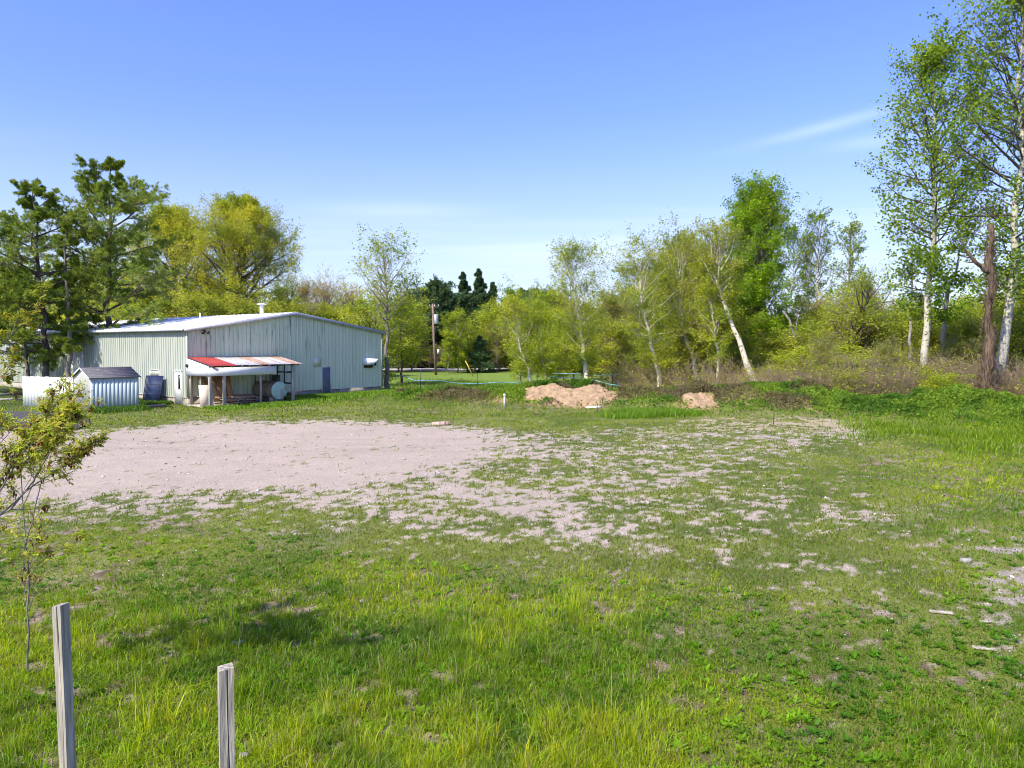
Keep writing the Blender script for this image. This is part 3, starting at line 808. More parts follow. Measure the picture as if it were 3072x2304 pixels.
    # floodlights
    for (x, y, z) in ((1.04, -.03, 4.5), (-.03, -.05, 2.5)):
        l = MB(); l.tube([[x, y - .0, z], [x, y - .12, z]], .05, 8)
        l.tube([[x - .10, y - .10, z - .02], [x - .16, y - .28, z - .12]], [.06, .10], 8); l.tube([[x + .10, y - .10, z - .02], [x + .18, y - .26, z - .12]], [.06, .10], 8)
        l.beam((x - .1, y - .1, z), (x + .1, y - .1, z), .04, .04)
        l.build('floodlight', M['dark'], B)
    # door in the long wall: faces -x
    d = MB(); d.box(-.02, .03, .80, 1.48, .05, 2.0); do = d.build('door', M['white'], B); do['label'] = 'white door with a narrow dark pane'
    g = MB(); g.box(-.032, -.018, .92, 1.22, .95, 1.83); g.build('pane', M['glass'], do)
    h = MB(); h.tube([[-.02, .88, .95], [-.09, .88, .95]], .02, 6); h.build('handle', M['galv'], do)
    fr = MB(); fr.box(-.055, .04, .73, .80, .0, 2.06); fr.box(-.055, .04, 1.48, 1.56, .0, 2.06); fr.box(-.055, .04, .80, 1.48, 2.0, 2.06); fr.box(-.08, -.03, .65, 1.62, 2.06, 2.11)
    fr.build('frame', M['white'], do)
    # windows of the long wall
    def win(y0, y1, z0, z1, split=True, blind=False):
        f = MB(); t_ = .055
        f.box(-.05, .05, y0, y0 + t_, z0, z1); f.box(-.05, .05, y1 - t_, y1, z0, z1)
        f.box(-.05, .05, y0 + t_, y1 - t_, z0, z0 + t_); f.box(-.05, .05, y0 + t_, y1 - t_, z1 - t_, z1)
        if split: f.box(-.04, .04, y0 + t_, y1 - t_, (z0 + z1) / 2 - .02, (z0 + z1) / 2 + .02)
        w_ = f.build('window', M['tin'] if blind else M['white'], B)
        p = MB(); p.box(-.012, .012, y0 + t_, y1 - t_, z0 + t_, z1 - t_); p.build('pane', M['glass'], w_)
        if blind:
            p = MB(); p.box(-.03, -.013, y0 + t_, y1 - t_, (z0 + z1) / 2 + .02, z1 - t_); p.build('blind', M['cream'], w_)
    win(3.55, 4.85, 1.22, 2.08, True, True); win(30.25, 31.3, .55, 1.38, False); win(30.55, 31.9, 2.9, 4.0); win(33.3, 34.6, 2.9, 4.0)
    p = MB(); p.box(-.03, .03, 15.35, 17.85, .1, 3.38)
    for k in range(1, 5): p.box(-.045, -.03, 15.35, 17.85, .1 + k * .66 - .01, .1 + k * .66 + .01)
    p.build('overhead_door', M['white'], B)
    # roof vent and pipe
    v = MB(); v.tube([[6.6, 2.5, 5.45], [6.6, 2.5, 6.35]], .13, 12); v.tube([[6.6, 2.5, 6.40], [6.6, 2.5, 6.43], [6.6, 2.5, 6.5]], [.32, .34, .10], 14); v.tube([[6.6, 2.5, 6.35], [6.6, 2.5, 6.40]], .07, 8)
    v.build('flue', M['white'], B, smooth=False)
    v = MB(); v.tube([[5.6, 9, 5.3], [5.6, 9, 5.95]], .06, 8); v.build('vent_pipe', M['white'], B)
    return B
BLD = make_building()
def bl(x, y, z=0):                          # building-local point -> world
    p = w2(x, y); return (p[0], p[1], z)

def make_leanto():
    D = 2.6
    R_ = empty('lean_to', bl(0, 0), TH)
    tag(R_, 'open lean-to of grey posts with red and rusty tin roof on the gable wall', 'lean-to')
    def rz(y): return 2.93 + (2.93 - 2.47) * y / (D + .15)
    def sheet(name, m, xa, xb, corr=True):
        mb = MB(); st = .076 if corr else .2
        n = int(round((xb - xa) / st))
        xs = np.linspace(xa, xb, n + 1); rngc = np.random.default_rng(int(abs(xa) * 100) + 3)
        e = rngc.uniform(-.06, .08)
        y0, y1 = -.035, -(D + .3 + e)
        for i in range(n):
            ha = (.012 if i % 2 else -.008) if corr else 0; hb = (.012 if (i + 1) % 2 else -.008) if corr else 0
            P = []
            for (x, h_) in ((xs[i], ha), (xs[i + 1], hb)):
                P += [[x, y0, rz(y0) + h_], [x, y1, rz(y1) + h_], [x, y0, rz(y0) + h_ - .006], [x, y1, rz(y1) + h_ - .006]]
            mb.add(P, [[0, 1, 5, 4], [2, 6, 7, 3], [1, 3, 7, 5], [0, 4, 6, 2]])
        return mb.build(name, m, R_)
    tag(sheet('roof_sheet', M['red'], -.06, 1.55, False), 'smooth red roof sheet')
    xs = [1.55, 2.35, 3.1, 3.9, 4.55, 5.25, 6.1]
    ms = ['tin', 'tin', 'rust', 'tin', 'tin', 'rust']
    for i in range(6): sheet('roof_sheet', M[ms[i]], xs[i] - .02, xs[i + 1], True)
    for x in (.0, .87, 3.25, 5.55):
        p = MB()
        if x == 3.25: p.tube([[x, -D, -.2], [x + .02, -D, 1.1], [x, -D, 2.36]], [.075, .065, .06], 9)
        else: p.box(x - .085, x + .085, -D - .075, -D + .075, -.2, 2.36)
        p.build('post', M['greywood'], R_, bevel=.01 if x != 3.25 else 0)
    for x in (.12, 2.2, 5.6):
        p = MB(); p.box(x - .07, x + .07, -.2, -.06, -.1, 2.8); p.build('post', M['greywood'], R_)
    p = MB(); p.box(.1, .16, -1.3, -1.2, -.1, 2.5); p.build('post', M['greywood'], R_)
    p = MB(); p.box(-.1, 5.95, -D - .08, -D + .06, 2.36, 2.47); p.build('beam', M['dark'], R_)  # dark colour paints in the shaded gap below the eave
    k = 0
    for x in np.arange(.05, 6.0, .62):
        p = MB(); p.beam((x, -.06, rz(-.06) - .075), (x, -D - .28, rz(-D - .28) - .075), .045, .11); p.build('rafter', M['dark'] if k % 3 == 1 else M['greywood'], R_); k += 1
    # white fascia boards
    p = MB(); p.box(-.13, 4.3, -D - .125, -D - .09, 1.84, 2.33); tag(p.build('fascia', M['white'], R_), 'long white fascia panel across the front')
    p = MB()
    p.add([[-.13, -.06, 1.80], [-.13, -D - .09, 1.84], [-.13, -D - .09, 2.40], [-.13, -.06, 2.86], [-.10, -.06, 1.80], [-.10, -D - .09, 1.84], [-.10, -D - .09, 2.40], [-.10, -.06, 2.86]],
          [[0, 3, 2, 1], [4, 5, 6, 7], [0, 1, 5, 4], [2, 3, 7, 6], [0, 4, 7, 3], [1, 2, 6, 5]])
    tag(p.build('fascia', M['white'], R_), 'sloping white side panel')
    # slab and rails, open frame at the right end
    p = MB(); p.box(-.1, 6.0, -D - .15, -.06, -.2, .07); p.build('floor_slab', M['conc'], R_)
    p = MB()
    for z in (.5, 1.2, 1.9): p.beam((5.6, -.1, z), (5.6, -D, z), .05, .09)
    for y in (-.8, -1.6): p.beam((5.6, y, .0), (5.6, y, 2.5), .05, .07)
    for z in (1.2, 2.0): p.beam((4.35, -.2, z), (5.6, -.2, z), .05, .08)
    p.beam((4.5, -D, 1.95), (5.5, -D, 1.95), .05, .07)
    for x in (4.35, 4.75, 5.15): p.beam((x, -.2, .0), (x, -.2, 2.6), .04, .05)
    p.build('end_frame', M['dark'], R_)
    p = MB(); p.box(5.4, 5.43, -1.4, -.5, 1.2, 1.7); p.build('hanging_panel', M['bluedoor'], R_)
make_leanto()

# things standing in and around the lean-to
def tank():
    T = empty('fuel_tank', bl(4.75, -1.15, 0), TH)
    tag(T, 'rusty pale green cylindrical fuel tank lying in the lean-to', 'tank')
    r = .56; cz = .78; a = 15
    m = MB(); m.tube([[0, -1.15, cz], [0, 1.0, cz]], r, 36, False)
    m.build('shell', noisy('rusty_shell', (0.20, 0.13, 0.08), (0.30, 0.30, 0.22), 2.2, .7, c3=(.36, .42, .34), s3=1.3), T, smooth=True)
    m = MB(); m.tube([[0, -1.15, cz], [0, -1.17, cz], [0, -1.20, cz]], [r + .012, r + .012, r * .93], 36); 
    m.build('end_cap', noisy('pale_green_cap', (0.36, 0.50, 0.38), (0.46, 0.58, 0.45), 3, .6, c3=(.36, .22, .12), s3=2.1), T)
    for y_ in (-.9, .6):
        m = MB(); m.box(-.5, .5, y_, y_ + .12, .07, .34); m.build('cradle', M['oldwood'], T)
tank()
def single(name, mb, mt, label, cat, loc=None, rot=None, group=None, smooth=False, bevel=0):
    o = mb.build(name, mt, smooth=smooth, loc=loc, rot=rot, bevel=bevel)
    return tag(o, label, cat, group)
def board(w_, h_, t_, x, y, lean, mt, label, yaw=0, name='board', z=.07, cat='board', group=None, roll=0):
    m = MB(); m.box(-w_ / 2, w_ / 2, -t_ / 2, t_ / 2, 0, h_)
    o = m.build(name, M[mt]); p = bl(x, y, z); o.location = p; o.rotation_euler = (-lean, roll, TH + yaw)
    return tag(o, label, cat, group)
board(.75, 1.28, .02, -.02, -2.25, .28, 'ply', 'pale cream plywood sheet leaning at the front left post of the lean-to', yaw=-.25, cat='plywood sheet', name='plywood_sheet')
board(.45, 1.95, .02, .75, -1.1, .22, 'osb', 'dark narrow strand board leaning leftmost inside the lean-to', roll=-.16, group='boards leaning in the lean-to', name='strand_board')
board(.42, 1.85, .03, 1.35, -1.0, .25, 'lumber', 'light brown plank leaning between two strand boards in the lean-to', roll=-.12, group='boards leaning in the lean-to', name='plank')
board(.95, 1.75, .02, 1.75, -.8, .25, 'osb', 'wide reddish strand board leaning upright behind the second lean-to post', group='boards leaning in the lean-to', name='strand_board')
board(.35, 1.7, .02, 2.35, -.85, .2, 'osb', 'narrow bright strand board leaning rightmost in the lean-to', roll=-.06, group='boards leaning in the lean-to', name='strand_board')
_r = np.random.default_rng(3)
PLK = ['top loose reddish plank across the pile in the lean-to', 'long pale plank lying second in the lean-to pile', 'dark worn plank at the middle of the lean-to pile', 'short orange plank sticking right from the lean-to pile', 'grey plank low in the lean-to pile', 'bottom wide plank of the lean-to pile']
for i in range(6):
    m = MB(); m.box(-1.25, 1.1, -.13, .13, 0, .04)
    o = m.build('plank', M[['osb', 'ply', 'oldwood', 'lumber', 'greywood', 'lumber'][i]])
    o.location = bl(2.35 + _r.uniform(-.3, .4), -1.55 + _r.uniform(-.35, .2), .50 - i * .075); o.rotation_euler = (_r.uniform(-.04, .04), _r.uniform(-.02, .02), TH + _r.uniform(-.2, .2))
    tag(o, PLK[i], 'plank', 'planks piled in the lean-to')
# black corrugated culvert pipe on the grass
def culvert():
    m = MB(); n = 22; P = []; Rr = []
    for i in range(n): P.append([0, i * .04, .26]); Rr.append(.27 if i % 2 else .245)
    m.tube(P, Rr, 20, False)
    m.tube([[0, 0, .26], [0, (n - 1) * .04, .26]], .225, 20, False)
    a = np.arange(20) * 2 * np.pi / 20
    V = [[.245 * math.cos(t), 0, .26 + .245 * math.sin(t)] for t in a] + [[.225 * math.cos(t), 0, .26 + .225 * math.sin(t)] for t in a]
    m.add(V, [[i, (i + 1) % 20, 20 + (i + 1) % 20, 20 + i] for i in range(20)])
    p = gpt(727, 1222)
    single('culvert_pipe', m, M['blackp'], 'short black corrugated culvert pipe lying before the lean-to', 'pipe', (p[0], p[1], -.02), (0, 0, math.radians(20)))
culvert()
# navy rack panels leaning at the long wall
for i in range(5):
    m = MB(); W_, H_ = .95, 1.75
    m.beam((0, 0, 0), (0, 0, H_), .04, .04); m.beam((W_, 0, 0), (W_, 0, H_), .04, .04)
    for k in range(1, 9): m.beam((W_ * k / 9, 0, 0), (W_ * k / 9, 0, H_), .055, .03)
    for z in (.02, .6, 1.2, H_ - .02): m.beam((0, 0, z), (W_, 0, z), .04, .03)
    o = m.build('steel_rack', M['navy']); p = bl(-.85 + i * .07, 4.15 - i * .14, 0)
    o.location = p; o.rotation_euler = (-.18, 0, TH - math.pi / 2 + math.radians(14 - i * 3))
    tag(o, ['outermost navy steel rack panel leaning below the window', 'second navy rack panel in the leaning stack', 'middle navy rack panel of the stack below the window', 'fourth navy rack panel in the leaning stack', 'navy rack panel next to the cream wall'][i], 'rack panel', 'navy rack panels leaning on the long wall')
m = MB(); m.beam((0, 0, .06), (1.35, 0.15, .06), .18, .1)
single('timber', m, M['conc_w'], 'pale timber lying on the grass beside the shed', 'timber', (*gpt(428, 1222)[:2], 0), (0, 0, math.radians(40)))

# ------------------------------------------------------------------ shed and fence
def make_shed():
    S = empty('garden_shed', (-22.8, 40.9, 0), math.radians(45))
    tag(S, 'small pale blue board shed with a grey shingle gable roof', 'shed')
    Lg, Wd, he, hp = 2.45, 3.0, 1.86, 2.36   # x along the ridge, y across (away to the left)
    m = MB()
    n = 12
    for i in range(n):                       # side with vertical boards, thin gaps
        a = Lg * i / n; b_ = Lg * (i + 1) / n
        m.box(a + .0015, b_ - .0015, 0, .03, -.05, he)
    m.box(.0, Lg, .012, .02, -.05, he)
    m.build('side_wall', M['shedside'], S)
    m = MB(); m.box(0, Lg, Wd - .03, Wd, -.05, he); m.build('side_wall', M['shedside'], S)
    def gable(x, name, mt):
        m = MB(); k = 15
        for i in range(k):
            a = .03 + (Wd - .06) * i / k; b_ = .03 + (Wd - .06) * (i + 1) / k
            za = he + (hp - he) * (1 - abs(a - Wd / 2) / (Wd / 2)); zb = he + (hp - he) * (1 - abs(b_ - Wd / 2) / (Wd / 2))
            m.add([[x, a + .004, -.05], [x, b_ - .004, -.05], [x, b_ - .004, zb], [x, a + .004, za], [x + .025, a + .004, -.05], [x + .025, b_ - .004, -.05], [x + .025, b_ - .004, zb], [x + .025, a + .004, za]],
                  [[0, 3, 2, 1], [4, 5, 6, 7], [0, 1, 5, 4], [0, 4, 7, 3], [1, 2, 6, 5]])
        m.build(name, mt, S)
    gable(0, 'end_wall', M['shedend']); gable(Lg - .025, 'end_wall', M['shedend'])
    for y_ in (0, Wd - .05):
        m = MB(); m.box(-.02, 0, y_, y_ + .05, -.05, he); m.build('corner_board', M['whitewood'], S)
    ov = .12; sl_ = (hp - he) / (Wd / 2)
    for s in (0, 1):
        m = MB(); steps = 7
        for i in range(steps):               # courses of shingles
            t0 = i / steps; t1 = (i + 1) / steps
            ya = -ov + (Wd / 2 + ov) * t0; yb = -ov + (Wd / 2 + ov) * t1 + .015
            za = he - ov * sl_ + (hp - he + ov * sl_) * t0 + .045; zb = he - ov * sl_ + (hp - he + ov * sl_) * t1 + .035
            if s: ya, yb = Wd - ya, Wd - yb
            V = [[-.12, ya, za], [Lg + .12, ya, za], [Lg + .12, yb, zb], [-.12, yb, zb], [-.12, ya, za - .025], [Lg + .12, ya, za - .025], [Lg + .12, yb, zb - .025], [-.12, yb, zb - .025]]
            m.add(V, [[0, 1, 2, 3], [4, 7, 6, 5], [0, 4, 5, 1], [0, 3, 7, 4], [1, 5, 6, 2]])
        m.build('roof', M['shingle'], S)
    for s in (0, 1):
        y0 = -ov if not s else Wd + ov
        for x in (-.13, Lg + .105):
            m = MB(); m.beam((x + .0125, y0, he - ov * sl_ - .0), (x + .0125, Wd / 2, hp + .0), .022, .07); m.build('bargeboard', M['whitewood'], S)
    m = MB(); m.tube([[-.06, Wd - .02, -.05], [-.06, Wd - .02, he]], .03, 8); m.build('downpipe', M['galv'], S)
make_shed()
def make_fence():
    a = np.array([-25.05, 43.15]); b_ = np.array([-29.2, 45.1]); d = b_ - a; Ln = np.linalg.norm(d)
    Fe = empty('board_fence', (a[0], a[1], 0), math.atan2(d[1], d[0]))
    tag(Fe, 'white vertical board fence running left from the blue shed', 'fence')
    rng = np.random.default_rng(2); n = 33
    def run(x0, ln, nn, flip=False):
        m = MB()
        for i in range(nn):
            w_ = ln / nn; h_ = 1.78 + rng.uniform(-.02, .02); x = x0 + i * w_
            m.add([[x + .0015, 0, -.05], [x + w_ - .0015, 0, -.05], [x + w_ - .0015, 0, h_ - .03], [x + w_ / 2, 0, h_ + .015], [x + .0015, 0, h_ - .03],
                   [x + .0015, .02, -.05], [x + w_ - .0015, .02, -.05], [x + w_ - .0015, .02, h_ - .03], [x + w_ / 2, .02, h_ + .015], [x + .0015, .02, h_ - .03]],
                  [[0, 1, 2, 4], [5, 9, 7, 6], [0, 5, 6, 1], [1, 6, 7, 2], [0, 4, 9, 5]], [[4, 2, 3], [9, 8, 7], [2, 7, 8], [2, 8, 3], [4, 3, 8], [4, 8, 9]])
        return m
    o = run(0, Ln, n).build('pickets', M['whitewood'], Fe); 
    m = MB(); m.box(0, Ln, -.05, 0, .35, .44); m.box(0, Ln, -.05, 0, 1.3, 1.39); m.build('rail', M['whitewood'], Fe)
    for x in (.05, Ln / 2, Ln - .05):
        m = MB(); m.box(x - .05, x + .05, -.15, -.05, -.1, 1.6); m.build('post', M['greywood'], Fe)
    m = MB(); m.box(Ln * .42, Ln * .42 + .16, .02, .05, 1.35, 1.40); m.box(Ln * .40, Ln * .40 + .03, .02, .05, 1.2, 1.36); m.build('latch', M['dark'], Fe)
make_fence()
# asphalt drive, kerb timbers, road
def flat(name, poly, z, m, kind='structure'):
    P = np.array([[*gpt(a, b_)[:2], z] for a, b_ in poly])
    P[:, 2] += gz(P[:, 0], P[:, 1]) * 0
    me = bpy.data.meshes.new(name); me.from_pydata([tuple(p) for p in P], [], [tuple(range(len(P)))]); me.materials.append(m)
    o = link(name, me); tag(o, kind=kind); return o
flat('asphalt_drive', [(-400, 1236), (60, 1238), (200, 1240), (262, 1250), (270, 1276), (230, 1290), (60, 1293), (-400, 1290)], .07, M['asphalt'])
def road():
    P0 = at(900, Y0, 104)[:2]; P1 = at(1430, Y0, 108)[:2]
    d = (P1 - P0) / np.linalg.norm(P1 - P0); nrm_ = np.array([-d[1], d[0]])
    a = P0 - d * 60; b_ = P1 + d * 6
    V = [[*(a - nrm_ * 4), .11], [*(b_ - nrm_ * 4), .11], [*(b_ + nrm_ * 4), .13], [*(a + nrm_ * 4), .13]]
    me = bpy.data.meshes.new('road'); me.from_pydata([tuple(map(float, v)) for v in V], [], [(0, 1, 2, 3)]); me.materials.append(M['roadm'])
    tag(link('road', me), kind='structure')
road()
for i, (x0, y0, x1, y1) in enumerate([(-40, 1191, 66, 1184), (-40, 1204, 64, 1202)]):
    a = gpt(x0, y0); b_ = gpt(x1, y1); m = MB(); m.beam((a[0], a[1], .1), (b_[0], b_[1], .1), .15, .15)
    single('landscape_timber', m, M['greywood'], ['grey bed-edging timber nearer the far windows wall', 'grey edging timber nearer the asphalt drive'][i], 'timber', group='edging timbers at the left edge')

# ------------------------------------------------------------------ trees
def path_px(pts, D):
    """trunk curve from photo pixels at a distance: world points"""
    return np.array([at(a, b, D) for a, b in pts])
def resample(P, n):
    P = np.asarray(P, float); s = np.concatenate([[0], np.cumsum(np.linalg.norm(np.diff(P, axis=0), axis=1))])
    t = np.linspace(0, s[-1], n)
    return np.stack([np.interp(t, s, P[:, k]) for k in range(3)], 1)
def two(a, b_):
    return (np.vstack([a[0], b_[0]]), np.vstack([a[1], b_[1] + len(a[0])]), len(a[1]))
def woodmesh(wd, bark, tw=None):
    tw = tw or ('bark' if bark == 'aspen' else 'twig')
    me = mesh_np('trunk', wd[0], [wd[1]], M[bark], smooth=True)
    me.materials.append(M[tw]); mi = np.zeros(len(wd[1]), np.int32); mi[wd[2]:] = 1
    me.polygons.foreach_set('material_index', mi)
    return me
def build_tree(P, r0, spec, seed):
    """P: local trunk points from the base up. returns wood (V,Q) and leaf (V,Q,C)"""
    rng = np.random.default_rng(seed); g = spec.get
    n = 14
    P = resample(P, n); H_ = P[-1, 2] - P[0, 2]
    P[1:-1] += rng.normal(size=(n - 2, 3)) * np.array([.006, .006, 0]) * H_
    R_ = r0 * (np.linspace(1, g('tipr', .12), n) ** 1.0); R_[0] *= 1.25
    wood = [tubes(P[None], R_[None], 8)]
    cb = g('cb', .3); n1 = g('n1', 30)
    t = (np.arange(n1) + rng.random(n1)) / n1; t = t ** g('tpow', 1.0)
    if g('whorl'): t = np.clip((np.floor(t * g('whorl')) + rng.uniform(.4, .6, n1)) / g('whorl'), 0, .99)
    f = (cb + (1 - cb) * t * .985) * (n - 1); i = np.minimum(f.astype(int), n - 2); fr = (f - i)[:, None]
    p = P[i] * (1 - fr) + P[i + 1] * fr; r = R_[i] * (1 - fr[:, 0]) + R_[i + 1] * fr[:, 0]
    azm = np.arange(n1) * 2.39996 + rng.normal(size=n1) * .35
    el = np.radians(lerp(g('e0', 15), g('e1', 60), t) + rng.normal(size=n1) * 8)
    d = np.stack([np.cos(azm) * np.cos(el), np.sin(azm) * np.cos(el), np.sin(el)], 1)
    pr = np.interp(t, g('prof')[0], g('prof')[1]) * g('R', 3.0)
    L1 = pr * rng.uniform(g('jl', .7), 1.15, n1) / np.maximum(np.cos(el), .45)
    if g('dome'):
        zc, rz_ = g('dome'); c_ = np.array([P[-1, 0] * .5, P[-1, 1] * .5, P[0, 2] + zc * H_]); rr_ = np.array([g('R'), g('R'), rz_ * H_])
        o_ = (p - c_) / rr_; dd_ = d / rr_; A_ = (dd_ ** 2).sum(1); B_ = (o_ * dd_).sum(1); Cc = (o_ ** 2).sum(1) - 1
        L1 = np.maximum((-B_ + np.sqrt(np.maximum(B_ * B_ - A_ * Cc, 0))) / A_, .4) * rng.uniform(.62, .92, n1)
    br = np.minimum(r * .7, .02 + L1 * .013) * g('thick', 1.0)
    twg0 = []
    P1, R1, L1 = grow(p, d, L1, br, rng, 7, g('wander', .10), g('up1', .25))
    (twg0 if g('b1twig') else wood).append(tubes(P1, R1, 5))
    P2, R2, L2 = spawn(P1, R1, L1, g('m2', 6), rng, g('s0', .2), 1.0, (30, 62), g('lr2', (.4, .7)), g('up2', .25), 5, .13, flat=g('flat', 0))
    twg = twg0 + [tubes(P2, R2, 3)]
    P3, R3, L3 = spawn(P2, R2, L2, g('m3', 4), rng, .15, 1.0, (25, 60), (.4, .8), g('up2', .25), 4, .15, flat=g('flat', 0), taper=.3)
    if g('twigs', 1): twg.append(tubes(P3, np.maximum(R3, g('twr', .006)), 3))
    nl = g('leaves', 6)
    lp, lt = pick(P3, nl, rng, .1)
    if g('needle') or g('dome'):
        l2, t2 = pick(P2, 8 if g('needle') else 22, rng, .2); lp = np.vstack([lp, l2]); lt = np.vstack([lt, t2])
    if g('needle'):
        k = g('needle'); q = np.repeat(lp, k, 0); qt = np.repeat(lt, k, 0)
        nd = nrm(qt * .6 + rng.normal(size=q.shape) * .75 + np.array([0, 0, .35]))
        b = nrm(np.cross(nd, rng.normal(size=nd.shape)))
        l = (g('size', .14) * rng.uniform(.7, 1.25, len(q)))[:, None]; w_ = g('nw', .03)
        cc = pal(g('pal'), len(lp), rng, .2); zt = (lp[:, 2] - P[0, 2]) / H_
        V = np.stack([q, q + nd * l * .5 + b * w_ / 2, q + nd * l, q + nd * l * .5 - b * w_ / 2], 1).reshape(-1, 3)
        leaf = (V, np.arange(len(V)).reshape(-1, 4), np.repeat(np.repeat(cc, k, 0), 4, 0))
    else:
        if g('thin', 1.0) < 1:
            kp = rng.random(len(lp)) < g('thin'); lp, lt = lp[kp], lt[kp]
        # clumps of tint through the crown
        cl = pal(g('pal'), len(lp), rng, .18)
        ph = np.sin(lp[:, 0] * 1.3 + seed) + np.sin(lp[:, 1] * 1.7 + seed * 2) + np.sin(lp[:, 2] * 1.9 + seed)
        cl = cl * (1 + .10 * ph[:, None] * np.array([1.3, .8, .4]))
        leaf = leaves(lp, lt, g('size', .1), rng, np.clip(cl, 0, 1), g('spread', .08), g('wid', .75), .4, hang=g('hang', 0))
    if g('extra'):
        for (a, b_, c_) in g('extra'): pass
    W_ = two(join(wood)[:2], join(twg)[:2])
    zt_ = np.percentile(leaf[0][:, 2], 99.6); k_ = H_ / max(zt_ - P[0, 2], .1)
    if k_ < 1:
        for A_ in (W_[0], leaf[0]): A_[:, 2] = P[0, 2] + (A_[:, 2] - P[0, 2]) * k_
    return W_, leaf
def plant(name, label, cat, base, P, r0, spec, seed, bark='bark', leafm='leaf', group=None, crown='crown'):
    T = empty(name, tuple(float(v) for v in base)); tag(T, label, cat, group)
    wd, lf = build_tree(np.asarray(P) - np.asarray(base), r0, spec, seed)
    link('trunk', woodmesh(wd, bark), T)
    if lf is not None and len(lf[0]): link(crown, mesh_np(crown, lf[0], [lf[1]], M[leafm], lf[2]), T)
    return T
def dup(T, loc, rz=0, s=1.0, label=None, group=None, sz=None, cat=None):
    c = T.copy(); COL.objects.link(c); c.location = tuple(float(v) for v in loc); c.rotation_euler = (0, 0, rz); c.scale = (s, s, sz or s)
    if label: c['label'] = label
    if group: c['group'] = group
    if cat: c['category'] = cat
    for ch in list(T.children):
        k = ch.copy(); COL.objects.link(k); k.parent = c
    return c
def tz(x, y): return float(gz(np.array([x]), np.array([y]))[0])
def tree_px(name, label, cat, pts, D, wpx, spec, seed, bark='bark', leafm='leaf', group=None, r0=None):
    """pts: trunk pixels from base up; wpx: crown half width in pixels"""
    x = at(*pts[0], D)[0]; z = tz(x, D) - .08
    P = path_px(pts, D); P[0] = [x, D, z]
    rng = np.random.default_rng(seed); P[1:, 1] += np.cumsum(rng.normal(size=len(P) - 1)) * .10
    sp = dict(spec); sp['R'] = wpx / F * D
    Hh = P[-1, 2] - z
    return plant(name, label, cat, (x, D, z), P, r0 or Hh * .0105 + .03, sp, seed, bark, leafm, group)

YG = [(.37, .44, .035), (.31, .39, .030), (.46, .50, .05), (.24, .33, .03)]
YB = [(.36, .40, .05), (.32, .38, .04), (.40, .38, .09), (.25, .29, .05)]
MG = [(.18, .30, .035), (.24, .34, .04), (.14, .25, .033)]
BG = [(.19, .34, .018), (.24, .39, .022), (.14, .28, .017), (.29, .43, .03)]
AG = [(.17, .29, .028), (.22, .34, .032), (.12, .22, .026), (.31, .41, .05)]
PG = [(.16, .25, .048), (.12, .20, .045), (.22, .31, .048), (.38, .44, .055), (.28, .36, .048)]
DG = [(.07, .13, .06), (.09, .155, .07), (.11, .18, .075)]
TALL = ((0, .15, .4, .7, .9, 1), (.35, .75, 1, .9, .65, .38))
ROUND = ((0, .2, .5, .75, .92, 1), (.7, .95, 1, .85, .5, .2))
CONE = ((0, .1, .5, 1), (.8, 1, .62, .05))
COLM = ((0, .2, .6, .9, 1), (.6, 1, .95, .5, .1))

S_asp = dict(b1twig=1, cb=.30, n1=46, prof=TALL, e0=5, e1=62, m2=6, m3=4, leaves=5, size=.19, spread=.12, pal=AG, up1=.35, up2=.2, twr=.006, thin=.9)
S_bir = dict(tpow=1.2, cb=.20, n1=46, prof=TALL, e0=30, e1=70, m2=8, m3=5, leaves=6, size=.125, spread=.14, pal=YG, up1=.35, thin=.95, twr=.005, thick=.7)
S_map = dict(cb=.18, n1=44, prof=((0, .2, .5, .75, .9, 1), (.75, 1.0, 1.05, .75, .30, .12)), e0=8, e1=66, m2=8, m3=8, leaves=12, size=.15, spread=.18, pal=[(.38, .44, .035), (.44, .47, .045), (.30, .38, .03), (.46, .43, .07)], up1=.22, up2=.35, tpow=.9, twr=.006, thick=1.3, wander=.12, thin=.95)
S_pop = dict(cb=.16, n1=60, prof=COLM, e0=25, e1=70, m2=8, m3=6, leaves=16, size=.15, spread=.18, pal=BG, up1=.4, up2=.4, twr=.01)
S_bud = dict(cb=.15, n1=34, prof=ROUND, e0=35, e1=75, m2=8, m3=5, leaves=5, size=.14, spread=.08, pal=[(.38, .32, .10), (.36, .36, .07), (.36, .27, .12)], up1=.45, up2=.5, twr=.008, tpow=.8, thin=.8)
S_yng = dict(cb=.10, n1=34, prof=ROUND, e0=25, e1=70, m2=6, m3=5, leaves=8, size=.165, spread=.16, pal=YG, up1=.4, twr=.006)
S_shr = dict(cb=.02, n1=34, prof=((0, .3, .7, 1), (.6, 1, .9, .5)), e0=35, e1=75, m2=6, m3=5, leaves=9, size=.15, spread=.13, pal=YG, up1=.3, tpow=.7, twr=.005)
S_pine = dict(cb=.16, n1=40, prof=((0, .1, .35, .6, .8, 1), (.85, 1.15, 1.25, .9, .55, .12)), e0=0, e1=42, m2=10, m3=6, leaves=8, size=.20, nw=.026, needle=8, flat=.95, up1=.16, up2=.05, s0=.3, whorl=12, jl=.45, pal=PG, twr=.01, wander=.09, thick=1.2)
S_con = dict(jl=.4, cb=.05, n1=60, prof=CONE, e0=-5, e1=35, m2=7, m3=4, leaves=3, size=.30, nw=.07, needle=5, flat=.5, up1=.1, up2=.1, s0=.3, pal=DG, twigs=0, wander=.08)

